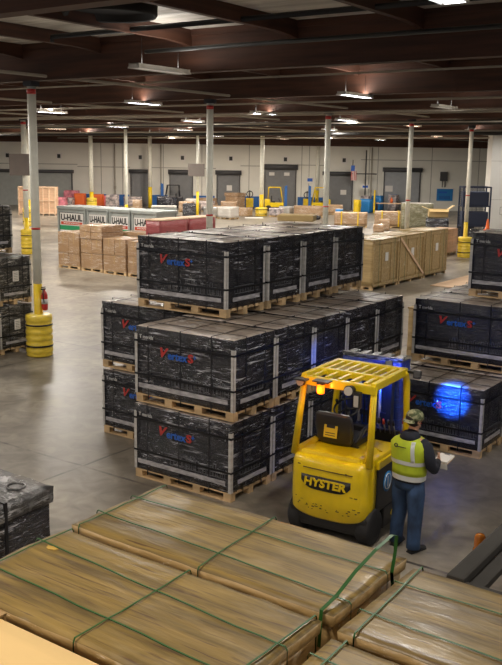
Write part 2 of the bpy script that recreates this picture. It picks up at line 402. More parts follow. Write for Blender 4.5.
# facing block on the right
b = MB(); b.box(15.55, 40, 59.0, 59.3, 0, 7.2, 'wallright'); b.box(15.55, 15.85, 59.3, 60.2, 0, 7.2, 'wallright')
for q in (2.2, 4.7): b.box(15.55, 40, 58.99, 59, q, q + .02, 'seam')
for q in (20, 25): b.box(q, q + .02, 58.99, 59, 0, 7.2, 'seam')
b.box(16.3, 16.9, 58.97, 59, 1.25, 1.75, 'seam'); b.box(16.33, 16.87, 58.96, 58.99, 1.28, 1.72, 'wallright')
w = b.build('wall_right'); w.rotation_euler.z = YAW; struct(w)

def dock_door(n, x0, x1, top, mt, housing=.45):
    o = bpy.data.objects.new('door_%d' % n, None); COL.objects.link(o); o.rotation_euler.z = YAW; o.location = (*G((x0 + x1) / 2, WY), 0)
    struct(o); hw = (x1 - x0) / 2
    b = MB(); z = 0.
    rows = int(top / .16)
    pr = []
    for i in range(rows):
        z0 = top * i / rows; z1 = top * (i + 1) / rows
        b.box(-hw, hw, -.09, -.03, z0, z1 - .012); b.box(-hw, hw, -.07, -.02, z1 - .012, z1)
    b.build('curtain', o, mt)
    b = MB(); b.tube([(-hw - .2, -.3, top + housing / 2), (hw + .2, -.3, top + housing / 2)], housing / 2, n=16); b.box(-hw - .25, hw + .25, -.12, -.02, top, top + housing, None)
    b.build('roll_housing', o, 'shuttertrim')
    for sx in (-1, 1):
        b = MB(); b.box(sx * (hw + .02), sx * (hw + .12), -.14, -.02, 0, top + .1); b.build('guide_rail', o, 'shuttertrim')
    return o
dd = [dock_door(1, -23.65 - 5, -17.0, 3.0, 'shutterlight', .3), dock_door(2, -11.35, -9.75, 3.1, 'shutter', .35), dock_door(3, -7.7, -5.75, 3.05, 'shutter', .42),
      dock_door(4, -3.3, -1.35, 3.05, 'shutter', .42), dock_door(5, 1.15, 3.9, 3.6, 'shutter', .5), dock_door(6, 6.7, 9.2, 3.15, 'shutter', .35), dock_door(7, 12.3, 15.5, 3.55, 'shutterblue', .4),
      dock_door(8, -40, -30, 3.0, 'shutterlight', .3)]
def paper_on(door, x, z, w, h):
    b = MB(); b.box(x - w / 2, x + w / 2, -.12, -.1, z - h / 2, z + h / 2)
    for q in (.25, .45, .65): b.box(x - w * .35, x + w * .35, -.125, -.12, z - h / 2 + h * q, z - h / 2 + h * q + h * .05, 'ink')
    b.mats = ['paper', 'ink'] if b.mats else ['paper']
    return b
for d, x, z, wd, h in ((3, .1, 1.85, .5, .5), (4, -.8, 3.2, .5, .3), (4, .6, 3.2, .5, .3), (5, .5, 1.6, .55, .45), (6, -1.2, 2.0, .7, .55)):
    b = MB(); b.box(x - wd / 2, x + wd / 2, -.12, -.1, z - h / 2, z + h / 2, 'paper'); b.build('notice', dd[d], None)

def dock_sign(px, lab):
    b = MB(); b.box(-.27, .27, -.05, 0, -.27, .27, 'paper'); b.box(-.15, .15, -.06, -.05, -.18, .18, 'ink')
    o = b.build('dock_sign'); o.rotation_euler.z = YAW; xw = (px - 251) / 886 * WY * 1.01; o.location = (*G(xw, WY - .03), 4.55); tag(o, lab, 'sign', 'dock plates high on the back wall')
for px, lab in [(12, 'small square dock plate high on back wall, furthest left of the plates'), (62, 'small square dock plate on back wall above the pale timber crate'), (141, 'small square dock plate above the first narrow grey shutter from left'),
                (182, 'small square dock plate above the second narrow grey shutter from left'), (229, 'small square dock plate above the third narrow grey shutter from left'), (282, 'small square dock plate above the tall dark shutter behind distant forklift'),
                (339, 'small square dock plate above the shutter beside the hanging flag'), (402, 'small square dock plate above the blue-grey shutter on right')]:
    dock_sign(px, lab)
b = MB(); b.box(-.3, .3, -.04, 0, -.28, .28, 'paper'); b.box(-.24, .24, -.05, -.04, -.1, .2, 'logoblue')
o = b.build('wall_notice'); o.rotation_euler.z = YAW; o.location = (*G(5.3, WY - .03), 2.65); tag(o, 'small white and blue safety notice on back wall beside tall dark shutter', 'sign')
b = MB(); b.box(-.34, .34, -.25, 0, -.42, .42, None, .02); b.box(-.25, .25, -.27, -.25, -.3, .32, None); b.tube([(-.1, -.1, -.42), (-.1, -.1, -1.0)], .035); b.tube([(.15, -.1, -.42), (.15, -.1, -1.0)], .05)
o = b.build('electrical_panel', m='shuttertrim'); o.rotation_euler.z = YAW; o.location = (*G(17.75, WY - .06), 3.2); tag(o, 'grey electrical panel with conduit on the wall left of the wire cage', 'electrical panel')
b = MB(); b.box(-.75, .75, -.05, 0, -.55, .55, 'blue'); b.box(-.5, .5, -.06, -.05, -.4, -.1, 'bluewall'); b.box(-.6, .2, -.06, -.05, .15, .3, 'logoblue')
o = b.build('wall_board'); o.rotation_euler.z = YAW; o.location = (*G(17.95, WY - .03), 1.5); tag(o, 'bright blue board on back wall above the opened carton', 'board')
# conduits on the wall
for i, (xw, lab) in enumerate([(11.0, 'thin vertical conduit on back wall just left of blue-grey shutter'), (-12.9, 'thin vertical conduit on back wall left of the narrow shutters'), (-8.6, 'thin vertical conduit between the first two narrow shutters')]):
    b = MB(); b.tube([(0, -.1, 0.02), (0, -.1, 5.75)], .06); b.box(-.1, .1, -.16, 0, 1.6, 1.9)
    o = b.build('conduit', m='pipe'); o.rotation_euler.z = YAW; o.location = (*G(xw, WY - .06), 0); tag(o, lab, 'pipe', 'conduits on the back wall')

# ------------------------------------------------------------------ columns
def column(x, y, label, r=.10, top=6.42, bands=True, yel=1.75, z_red=3.05):
    t = thing('steel_column', label, 'column', (x, y, 0), 0, 'cream steel roof columns')
    b = MB(); b.lathe([(r, yel), (r, top - .02)], n=20); b.build('shaft', t, 'colpaint')
    b = MB(); b.lathe([(r + .002, 0.02), (r + .002, yel)], n=20); b.build('painted_foot', t, 'yellow')
    b = MB(); b.box(-.14, .14, -.13, .13, top - .10, top, None, .01); b.box(-.13, .13, -.13, .13, top - .13, top - .10); b.build('cap_bracket', t, 'darksteel')
    b = MB(); b.box(-.18, .18, -.18, .18, 0, .02); b.build('base_plate', t, 'darksteel')
    if bands:
        b = MB(); b.lathe([(r + .004, top - .30), (r + .004, top - .19)], n=20); b.build('red_band', t, 'red')
        b = MB(); b.lathe([(r + .004, z_red - .02), (r + .004, z_red + .03)], n=20); b.build('red_band', t, 'red')
    return t
def guard(x, y, label, h=1.02, r=.32, z=0.):
    t = thing('column_guard', label, 'column guard', (x, y, z), 0, 'yellow barrel guards around column feet')
    prof = [(.12, 0.02), (r * .9, 0.0), (r, .04)]
    n = 6
    for k in range(n):
        z0 = .06 + k * (h - .1) / n; z1 = .06 + (k + 1) * (h - .1) / n
        prof += [(r * .93, z0 + .01), (r, z0 + .04), (r * 1.01, (z0 + z1) / 2), (r, z1 - .03)]
    prof += [(r * .97, h - .02), (r * .8, h), (.12, h)]
    b = MB(); b.lathe(prof, n=32); b.build('barrel', t, 'barrel')
    for zz in (.24 * h, .74 * h):
        b = MB(); b.lathe([(r * 1.03, zz), (r * 1.03, zz + .04)], n=32); b.build('strap', t, 'strap')
    return t
P1 = (-16.2, 14.2)
column(*P1, 'cream column with red bands and fire extinguisher, beside the left crate stack'); guard(*P1, 'yellow barrel guard wrapped in film at foot of near left column')
column(-16.35, 21.05, 'cream column rising behind the topmost tier of black crates')
column(-16.4, 27.95, 'cream column rising from behind the right end of top crate tier')
column(-16.45, 34.9, 'cream column rising behind the timber crates')
column(-16.7, 42.2, 'cream column with red ring and yellow foot beside the wire cage'); guard(-16.7, 42.2, 'yellow barrel guard in front of the wire cage on right', r=.35)
column(-33.5, 28.8, 'cream column carrying grey sign board, directly behind near left column', r=.12); guard(-33.5, 28.8, 'yellow barrel guard partly hidden behind the near left column', h=1.2, r=.30)
column(-38.2, 40.8, 'cream column rising behind the white signed storage containers', bands=False)
column(-41.2, 51.6, 'cream column carrying grey sign board, mid hall centre', bands=False, yel=2.2)
column(-41.4, 60.2, 'cream column standing just left of the distant yellow forklift', r=.17, bands=False); guard(-41.4, 60.2, 'yellow barrel guard left of the distant yellow forklift', h=.7, r=.5)
column(-54.9, 61.8, 'cream column between the two leftmost narrow grey shutters', bands=False, r=.18, yel=1.9)
column(-55.6, 55.05, 'cream column with reddish lamp over it, left of the narrow shutters', bands=False, r=.18, yel=1.6); guard(-55.6, 55.05, 'yellow guard behind orange boxes, left of narrow shutters', h=1.1, r=.45)
column(-43.3, 72.1, 'thin cream column beside the third from right shutter', bands=False, r=.17)
column(-46.5, 40.2, 'far cream column half hidden behind the near left column', bands=False, r=.16); guard(-46.5, 40.2, 'small far yellow barrel guard seen behind the near left column', h=1.2, r=.4)
for (x, y, z0, z1, lab) in [(-33.3, 28.45, 3.75, 4.75, 'grey-brown sign board high on the column behind near left column'), (-41.0, 51.2, 3.3, 4.2, 'grey-brown sign board high on the mid hall column, left of centre')]:
    wd = .58 if y < 30 else .60
    b = MB(); b.box(-wd, wd, -.03, .03, z0, z1, None, .01); b.box(-.05, .05, .03, .2, z0 + .1, z0 + .2); b.box(-.05, .05, .03, .2, z1 - .2, z1 - .1)
    o = b.build('sign_board', m='board'); o.location = (x, y, 0); o.rotation_euler.z = YAW; tag(o, lab, 'sign', 'sign boards hung on columns')
def extinguisher(x, y, z, label, s=1., rz=0):
    t = thing('fire_extinguisher', label, 'fire extinguisher', (x, y, z), rz)
    b = MB(); b.lathe([(.03 * s, 0), (.07 * s, .02 * s), (.075 * s, .08 * s), (.075 * s, .36 * s), (.06 * s, .43 * s), (.025 * s, .47 * s), (.02 * s, .5 * s)], n=18); b.build('cylinder', t, 'red')
    b = MB(); b.box(-.02 * s, .02 * s, -.09 * s, .03 * s, .5 * s, .53 * s); b.box(-.015 * s, .015 * s, -.08 * s, .03 * s, .55 * s, .57 * s); b.tube([(0, -.05 * s, .5 * s), (.06 * s, -.09 * s, .4 * s), (.07 * s, -.08 * s, .2 * s)], .012 * s); b.build('handle_and_hose', t, 'black')
    b = MB(); b.lathe([(.077 * s, .16 * s), (.077 * s, .28 * s)], n=18); b.build('printed_band', t, 'printw')
    return t
extinguisher(P1[0] + .20, P1[1] + .02, 1.12, 'red fire extinguisher on yellow foot of the near left column')

# ------------------------------------------------------------------ film-wrapped black crates
BW, BD, BH, PH = 1.80, 1.0, 1.186, .135
def make_pallet(parent, w=BW, d=BD, nb=4):
    b = MB()
    for k in range(7):
        y = -d / 2 + (d - .09) * k / 6; b.box(-w / 2, w / 2, y, y + .09, PH - .022, PH, None)
    for i in range(nb):
        x = -w / 2 + (w - .13) * i / (nb - 1)
        for j in range(3):
            y = -d / 2 + (d - .11) * j / 2; b.box(x, x + .13, y, y + .11, .02, PH - .04)
        b.box(x, x + .13, -d / 2, d / 2, PH - .042, PH - .022)
    for j in range(3):
        y = -d / 2 + (d - .11) * j / 2; b.box(-w / 2, w / 2, y, y + .11, 0, .02)
    return b.build('pallet', parent, 'pallet')
def rumpled_box(w, d, z0, z1, seed, amp=.010, nx=14, ny=8, nz=9, cap_in=.0, mt=None, mtop=None):
    b = MB()
    def P(i, j, k):
        p = Vector((-w / 2 + w * i / nx, -d / 2 + d * j / ny, z0 + (z1 - z0) * k / nz))
        # rounded edges
        ex = min(i, nx - i); ey = min(j, ny - j); ez = nz - k
        n = Vector(((-1 if i == 0 else (1 if i == nx else 0)), (-1 if j == 0 else (1 if j == ny else 0)), (1 if k == nz else 0)))
        q = noise.noise(Vector((p.x * 2.6 + seed * 9, p.y * 2.6, p.z * 5.5))) + .5 * noise.noise(Vector((p.x * 7, p.y * 7 + seed, p.z * 13)))
        c = sum(1 for v in n if v != 0)
        if c: p += n.normalized() * (q * amp - (.008 if c > 1 else 0))
        return p
    vs = {}
    def V(i, j, k):
        if (i, j, k) not in vs: vs[(i, j, k)] = b.bm.verts.new(P(i, j, k))
        return vs[(i, j, k)]
    for i in range(nx):
        for k in range(nz):
            for j in (0, ny): b.face([V(i, j, k), V(i + 1, j, k), V(i + 1, j, k + 1), V(i, j, k + 1)], mt, True)
    for j in range(ny):
        for k in range(nz):
            for i in (0, nx): b.face([V(i, j, k), V(i, j + 1, k), V(i, j + 1, k + 1), V(i, j, k + 1)], mt, True)
    for i in range(nx):
        for j in range(ny):
            b.face([V(i, j, nz), V(i + 1, j, nz), V(i + 1, j + 1, nz), V(i, j + 1, nz)], mtop or mt, True)
            b.face([V(i, j, 0), V(i, j + 1, 0), V(i + 1, j + 1, 0), V(i + 1, j, 0)], mt)
    return b
def make_crate(seed, bodymat='carton', lidmat='lid', logo=True, sheet=False, namecol='Vertex'):
    t = thing('shipping_crate', 'x', 'crate')
    make_pallet(t)
    W2, D2, T = BW / 2, BD / 2, BH - .022
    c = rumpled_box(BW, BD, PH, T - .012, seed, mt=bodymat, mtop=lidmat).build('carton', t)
    # lid cap slightly oversize
    F = -D2 - .012; S = W2 + .012
    def ribbon(name, pts, wdir, m, th=.002, wd=.018, parent=t):
        b = MB(); wv = Vector(wdir) * wd / 2
        for a, q in zip(pts[:-1], pts[1:]):
            a, q = Vector(a), Vector(q); n = (q - a).normalized().cross(Vector(wdir)).normalized() * th
            d = (q - a).normalized() * th
            vs = [a - wv - n - d, a + wv - n - d, q + wv - n + d, q - wv - n + d, a - wv + n - d, a + wv + n - d, q + wv + n + d, q - wv + n + d]
            v = [b.bm.verts.new(z) for z in vs]
            for f in ((0, 1, 2, 3), (7, 6, 5, 4), (0, 4, 5, 1), (1, 5, 6, 2), (2, 6, 7, 3), (3, 7, 4, 0)): b.face([v[z] for z in f])
        return b.build(name, parent, m)
    zt = T + .003
    for fx in (-.36, -.02, .29):
        x = fx * BW; ribbon('strap', [(x, F, PH * .5), (x, F, zt), (x, -F, zt), (x, -F, PH * .5)], (1, 0, 0), 'strap', wd=.018)
    for fy in (-.22, .24):
        y = fy * BD; ribbon('strap', [(S, y, PH * .5), (S, y, zt + .003), (-S, y, zt + .003), (-S, y, PH * .5)], (0, 1, 0), 'strap', wd=.018)
    for z in (PH + .30, PH + .80):
        ribbon('strap', [(-S, F, z), (S, F, z), (S, -F, z), (-S, -F, z), (-S, F, z)], (0, 0, 1), 'strap', wd=.03, th=.005)
    for sx, sy, z1 in ((1, -1, .88), (-1, -1, .9), (1, 1, .9), (-1, 1, .8)):
        b = MB(); x = sx * S; y = sy * (D2 + .012)
        b.box(x, x - sx * .05, y, y - sy * .005, PH, PH + z1, None); b.box(x, x - sx * .005, y, y - sy * .05, PH, PH + z1, None); b.build('corner_protector', t, 'edge')
    Fq = F + .002; Sq = S - .002
    if logo:
        b = MB()
        # tick shaped first letter in red, other letters blue, red S and small blue plus
        ly = PH + .66
        b.text('V', .16, .145, 'logored', at(FRONT, -.33, Fq - .006, ly + .02), .03, shear=.3)
        b.text(namecol[1:], .36, .10, 'logoblue', at(FRONT, -.085, Fq - .006, ly - .015), .02)
        b.text('S', .095, .125, 'logored', at(FRONT, .155, Fq - .006, ly), .03)
        b.text('+', .05, .05, 'logoblue', at(FRONT, .23, Fq - .006, ly + .025), .02)
        b.build('logo', c)
        b = MB(); b.text('T merida', .26, .055, 'printw', at(FRONT, -.68, Fq - .004, T - .16), 0)
        b.build('small_print', c)
    b = MB(); b.box(-W2 * .93, W2 * .9, Fq - .006, Fq, PH + .10, PH + .165); b.build('printed_strip', c, 'strip')
    b = MB(); b.box(Sq, Sq + .006, -D2 * .70, D2 * .72, PH + .10, PH + .165); b.build('printed_strip', c, 'strip')
    # outline drawing: a row of bars of differing height, and rails on the side
    rnd = random.Random(seed); b = MB(); x = -.2
    while x < .8:
        h = .10 + .10 * rnd.random(); wd = .03 + .03 * rnd.random()
        for q in (x, x + wd): b.box(q, q + .005, Fq - .003, Fq + .001, PH + .2, PH + .2 + h)
        b.box(x, x + wd, Fq - .003, Fq + .001, PH + .2 + h, PH + .205 + h); x += wd + .015 + .02 * rnd.random()
    b.box(-.2, .82, Fq - .003, Fq + .001, PH + .195, PH + .2)
    b.build('line_drawing', c, 'outline')
    b = MB()
    for q in range(8): b.box(Sq - .001, Sq + .003, -.3 + q * .07, -.295 + q * .07, PH + .22, PH + .33)
    b.box(Sq - .001, Sq + .003, -.3, .2, PH + .215, PH + .225); b.box(Sq - .001, Sq + .003, -.3, .2, PH + .325, PH + .335); b.build('side_drawing', c, 'outline')
    if sheet:
        for dy, zz in ((.02, PH + .55), (.34, PH + .5)):
            b = MB(); b.box(Sq, Sq + .008, dy - .09, dy + .09, zz - .12, zz + .13, 'paper')
            for q in range(5): b.box(Sq + .008, Sq + .01, dy - .06, dy + .06, zz - .09 + q * .04, zz - .082 + q * .04, 'ink')
            b.build('paper_label', c)
            if not dy > .3: pass
            break
    return t
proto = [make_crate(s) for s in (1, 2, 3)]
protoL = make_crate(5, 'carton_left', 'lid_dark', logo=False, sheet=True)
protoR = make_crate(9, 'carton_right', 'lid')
proto_used_R = [False]
used = {id(p): [False] for p in proto}; usedL = [False]
def crate(i, x, y, z, label, group, rz=0.):
    if group == 'black crates of the right-hand stack': return place(protoR, proto_used_R, (x, y, z), rz + R(random.uniform(-.5, .5)), label, group)
    p = proto[i % 3]; j = 1 if (x * 7 + y * 13 + z) % 2 > 1 else 0
    return place(p, used[id(p)], (x, y, z), rz + R(random.uniform(-.5, .5)), label, group)
ordn = ['nearest', 'second', 'third', 'fourth', 'fifth']
gA = 'black crates of the central stack'
cnt = 0
for tier, tw in ((0, 'bottom'), (1, 'middle')):
    for k in range(5):
        if k == 0: lab = 'black film-wrapped crate with red and blue logo, %s tier, near corner of the central stack' % tw
        else: lab = 'black film-wrapped crate, %s tier of the central stack, %s along the side behind the forklift' % (tw, ordn[k])
        crate(cnt, -7.875 + (.03 if tier else 0), 10.0 + 1.06 * k, BH * tier, lab, gA); cnt += 1
for tier, tw in ((0, 'bottom'), (1, 'middle')):
    for k in range(4):
        if k and tier == 0: continue
        lab = 'black wrapped crate jutting out left of the central stack, %s tier' % tw if k == 0 else 'black wrapped crate in left row of central stack, middle tier, %s back, mostly hidden' % ordn[k]
        crate(cnt + 1, -9.79, 11.27 + 1.06 * k, BH * tier, lab, gA); cnt += 1
for k in range(4):
    lab = 'black crate on topmost tier of the central stack, ' + ['nearest, logo facing forward', 'second along the right side', 'third along the right side', 'furthest along the right side'][k]
    crate(cnt, -8.83, 11.14 + 1.10 * k, BH * 2, lab, gA); cnt += 1
gR = 'black crates of the right-hand stack'
crate(1, -5.745, 13.94, 0, 'black crate lit by blue spot, bottom tier at front of right-hand stack', gR)
for k, lab in ((1, 'black crate on the floor right behind the one with the blue spot'),):
    crate(2, -5.745, 15.02, 0, lab, gR)
crate(0, -3.85, 15.1, 0, 'black crate on the floor at far right edge, under the second tier', gR)
crate(0, -5.76, 15.12, BH, 'black crate with red and blue logo, second tier of the right-hand stack', gR)
crate(1, -3.87, 15.12, BH, 'black crate cut by right edge of the view, second tier of right-hand stack', gR)
crate(2, -5.76, 16.2, BH, 'second-tier black crate of right-hand stack, second back, lid showing', gR)
crate(0, -5.76, 17.28, BH, 'second-tier black crate of right-hand stack, third back, lid showing', gR)
crate(1, -5.76, 16.2, 0, 'ground-tier crate of right-hand stack, hidden second from the back', gR)
crate(2, -5.76, 17.28, 0, 'ground-tier crate of right-hand stack, hidden at the back', gR)
crate(2, -5.02, 15.78, BH * 2, 'topmost black crate of the right-hand stack, half cut by the frame', gR)
# left stack: long row seen from its right side
for i, (y, z, lab) in enumerate([(14.1, 0, 'charcoal film-wrapped crate on floor beside the near left column, bottom tier'), (13.03, 0, 'charcoal crate at left edge of view, bottom tier, second from the column'),
        (14.1, BH, 'charcoal wrapped crate with paper sheet, second tier beside near left column'), (13.03, BH, 'charcoal crate at left edge, second tier, second from the column'), (14.0, BH * 2, 'topmost charcoal wrapped crate at left edge of the view')]):
    place(protoL, usedL, (-17.8 if z < 2 else -18.33, y, z), 0, lab, 'charcoal crates stacked at the left edge')
# big black package bottom-left
t = thing('wrapped_package', 'large black film-wrapped package at lower left edge, by the veneer-topped packages', 'package', (-8.0, 5.83, 0))
make_pallet(t)
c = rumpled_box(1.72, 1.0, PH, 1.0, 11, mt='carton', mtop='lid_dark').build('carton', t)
b = rumpled_box(1.80, 1.06, 1.0, 1.19, 12, amp=.02, nz=3, mt='lid_dark', mtop='lid_dark'); b.build('lid', t)
for y in (-.15,):
    b = MB(); b.box(.90, .915, y - .02, y + .02, .1, 1.2); b.box(-.9, .915, y - .02, y + .02, 1.195, 1.21); b.build('strap', t, 'strap')
b = MB(); b.box(-.42, -.38, -.54, .54, 1.198, 1.212); b.box(-.42, -.38, .53, .545, .1, 1.2); b.build('strap', t, 'strap')
b = MB(); b.torus((.6, .25, 1.2), .1, .012, None, 20, 6); b.build('film_ring', t, 'lid_dark')

# ------------------------------------------------------------------ veneer-topped packages in front
def plank_package(label, x0, x1, y0, y1, top, sx, sy, seed, name='veneer_topped_package'):
    """sx: y positions of straps running along X; sy: x positions of straps running along Y"""
    cx_, cy_ = (x0 + x1) / 2, (y0 + y1) / 2; w, d = x1 - x0, y1 - y0
    t = thing(name, label, 'package', (cx_, cy_, 0), 0, 'veneer-topped packages in the foreground')
    b = MB(); 
    for k in range(6):
        yy = -d / 2 + (d - .1) * k / 5; b.box(-w / 2, w / 2, yy, yy + .1, .11, .135)
    for i in range(4):
        xx = -w / 2 + (w - .12) * i / 3
        for j in range(3): yy = -d / 2 + (d - .1) * j / 2; b.box(xx, xx + .12, yy, yy + .1, 0, .11)
    b.build('pallet', t, 'pallet')
    rumpled_box(w - .04, d - .04, .135, top - .045, seed, amp=.006, mt='plywood').build('body', t)
    # sheets on top: two uneven layers
    nx, ny = 40, 18; b = MB()
    def hgt_(x, y): return .006 * noise.noise(Vector((x * 2 + seed, y * 3, 0))) + .005 * noise.noise(Vector((x * 6, y * 12 + seed, 0)))
    def edge(u, s): return .014 * noise.noise(Vector((u * 4 + s * 11, seed, 0)))
    T_ = []; 
    for i in range(nx + 1):
        row = []
        for j in range(ny + 1):
            x = -w / 2 + w * i / nx; y = -d / 2 + d * j / ny
            if i in (0, nx): x += edge(y, i) * .8
            if j in (0, ny): y += edge(x, j + 3) * .8
            e = min(i, nx - i, j, ny - j); row.append(b.bm.verts.new((x, y, top + hgt_(x, y) - (.012 if e == 0 else 0))))
        T_.append(row)
    for i in range(nx):
        for j in range(ny): b.face([T_[i][j], T_[i + 1][j], T_[i + 1][j + 1], T_[i][j + 1]], 'veneer', True)
    rim = [T_[i][0] for i in range(nx + 1)] + [T_[nx][j] for j in range(1, ny + 1)] + [T_[i][ny] for i in range(nx - 1, -1, -1)] + [T_[0][j] for j in range(ny - 1, 0, -1)]
    low = [b.bm.verts.new((v.co.x * .995, v.co.y * .99, v.co.z - .07)) for v in rim]
    for k in range(len(rim)): b.face([rim[k], low[k], low[(k + 1) % len(rim)], rim[(k + 1) % len(rim)]], 'plywood', True)
    b.face(low[::-1], 'plywood')
    b.build('veneer_sheet', t)
    zt = top + .016
    def strap(pts, axis, name='strap'):
        b = MB(); wd = .005; o_ = Vector((wd, 0, 0)) if axis == 'x' else Vector((0, wd, 0))
        v0 = None
        rings = [[Vector(p) - o_, Vector(p) + o_, Vector(p) + o_ + Vector((0, 0, .003)), Vector(p) - o_ + Vector((0, 0, .003))] for p in pts]
        b.loft(rings, None, True, False); b.build('strap', t, 'greenstrap')
    for (ya, yb) in sx:
        pts = [(-w / 2 - .012, ya - cy_, top - .35), (-w / 2 - .012, ya - cy_, top - .01)]
        for q in range(13):
            x = -w / 2 + w * q / 12; y = ya + (yb - ya) * q / 12 - cy_; pts.append((x, y + .004 * math.sin(q * 1.7 + seed), top + hgt_(x, y) + .008))
        pts += [(w / 2 + .012, yb - cy_, top - .01), (w / 2 + .012, yb - cy_, top - .35)]
        strap(pts, 'y')
    for (xa, xb) in sy:
        pts = [(xa - cx_, -d / 2 - .012, top - .35), (xa - cx_, -d / 2 - .012, top - .01)]
        for q in range(9):
            y = -d / 2 + d * q / 8; x = xa + (xb - xa) * q / 8 - cx_; pts.append((x, y, top + hgt_(x, y) + .010))
        pts += [(xb - cx_, d / 2 + .012, top - .01), (xb - cx_, d / 2 + .012, top - .35)]
        strap(pts, 'x')
    return t
TOPZ = 2.4
def torn(t, x, y, w_, h_):
    b = MB(); n = 14; pts = [b.bm.verts.new((x + w_ * math.cos(2 * PI * k / n) * (1 + .25 * math.sin(k * 2.3)), y + h_ * math.sin(2 * PI * k / n) * (1 + .3 * math.cos(k * 1.9)), TOPZ + .007)) for k in range(n)]
    lo = [b.bm.verts.new((v.co.x, v.co.y, TOPZ - .004)) for v in pts]
    b.face(pts); 
    for k in range(n): b.face([pts[k], lo[k], lo[(k + 1) % n], pts[(k + 1) % n]])
    b.build('torn_patch', t, 'tornwood')
M['tornwood'] = mat('torn_wood', (.52, .34, .07), .7, var=.15)
tA = plank_package('veneer-topped package nearest the forklift, with loose looped green strap', -4.12, -2.12, 3.83, 4.72, TOPZ, [(4.42, 4.44), (4.08, 4.00)], [(-4.04, -4.06), (-3.04, -3.09)], 3)
b = MB(); pts = [(-2.19, 3.80, TOPZ - .2), (-2.19, 3.815, TOPZ + .01), (-2.17, 3.95, TOPZ + .05), (-2.15, 4.12, TOPZ + .13), (-2.12, 4.3, TOPZ + .20), (-2.10, 4.46, TOPZ + .235), (-2.09, 4.50, TOPZ + .22), (-2.10, 4.51, TOPZ + .10), (-2.11, 4.50, TOPZ - .02), (-2.10, 4.5, TOPZ - .12)]
rings = [[Vector(p) + Vector((a, 0, c)) for a, c in ((-.011, 0), (.011, 0), (.011, .003), (-.011, .003))] for p in pts]
b.loft(rings, None, True, False); o = b.build('loose_strap', tA, 'greenstrap'); o.location = (3.12, -4.275, 0)
tB = plank_package('widest veneer-topped package at lower left, yellow tear in its surface', -4.10, -2.15, 2.83, 3.755, TOPZ, [(3.52, 3.40), (3.12, 3.03)], [(-4.04, -4.03), (-3.04, -3.05), (-2.21, -2.19)], 8)
torn(tB, -3.93 + 3.125, 3.49 - 3.2925, .045, .022)
plank_package('veneer-topped package at lower right, right of the looped strap', -2.03, -.10, 3.715, 4.62, TOPZ, [(4.36, 4.34), (3.95, 3.89)], [(-1.93, -1.97), (-.95, -.95)], 14)
plank_package('veneer-topped package corner at bottom centre edge', -2.02, -.10, 2.75, 3.63, TOPZ, [(3.42, 3.4)], [(-1.90, -1.93)], 21)
# cardboard-topped box
t = thing('cardboard_package', 'smooth tan cardboard-topped package in bottom left corner', 'package', (-3.75, 2.13, 0))
b = MB(); b.box(-1.1, 1.1, -.6, .6, .135, TOPZ - .02, None, .008); b.build('body', t, 'cardboard')
b = MB(); b.box(-1.12, 1.12, -.62, .62, TOPZ - .05, TOPZ, None, .006); b.box(-1.0, .9, .2, .205, TOPZ, TOPZ + .002); b.build('lid', t, 'cardboard')
b = MB()
for j in (-.55, 0, .45): b.box(-1.1, 1.1, j, j + .1, 0, .135)
b.build('pallet', t, 'pallet')
b = MB(); b.box(-.10, .22, .50, .66, TOPZ + .002, TOPZ + .014, None); b.box(-.10, .22, .64, .655, TOPZ - .12, TOPZ + .012); b.build('edge_pad', t, 'tape').location = (.02, 0, 0)
b = MB(); b.box(.06, .09, -.6, .67, TOPZ + .014, TOPZ + .02); b.box(.06, .09, .66, .67, 1.8, TOPZ + .02); b.build('strap', t, 'greenstrap')

# ------------------------------------------------------------------ forklift
FX, FY = -5.26, 9.19
FRZ = .06
fk = thing('forklift', 'yellow electric counterbalance forklift with driver cage, lit amber beacon, worker beside', 'forklift', (FX, FY, 0), FRZ)
def foot(w, d0, z, n=22, e=4.5):
    out = [Vector((w * (-1 + 2 * k / n), .20 - d0 * max(0., 1 - abs(-1 + 2 * k / n) ** e) ** (1 / e), z)) for k in range(n + 1)]
    return out + [Vector((w, .30, z)), Vector((w * .5, .31, z)), Vector((0, .31, z)), Vector((-w * .5, .31, z)), Vector((-w, .30, z))]
def superell(w, d, cy, z, n=44, e=3.2):
    out = []
    for k in range(n):
        a = 2 * PI * k / n; c, s_ = math.cos(a), math.sin(a)
        out.append(Vector((w * math.copysign(abs(c) ** (2 / e), c), cy + d * math.copysign(abs(s_) ** (2 / e), s_), z)))
    return out
def sag(z, x): return z
HWF = .545
rings = []
for z, w_, d0, in ((.31, .97, .19), (.34, .99, .21), (.55, 1.0, .22), (.85, 1.0, .22), (1.0, .995, .21), (1.06, .98, .19), (1.09, .95, .15), (1.10, .90, .10)):
    rr = foot(HWF * w_, d0, z)
    for p in rr:                                     # underside rises towards both sides
        if z < .5: p.z += .10 * (abs(p.x) / HWF) ** 3 - .02
    rings.append(rr)
b = MB(); b.loft(rings, 'fkyellow')
cw = b.build('counterweight', fk)
b = MB()                                             # groove, name plate
zpl, ypl = .78, None
def rearY(x, e=4.5, d0=.22):                          # y of the rear surface
    return .20 - d0 * (1 - (abs(x) / HWF) ** e) ** (1 / e)
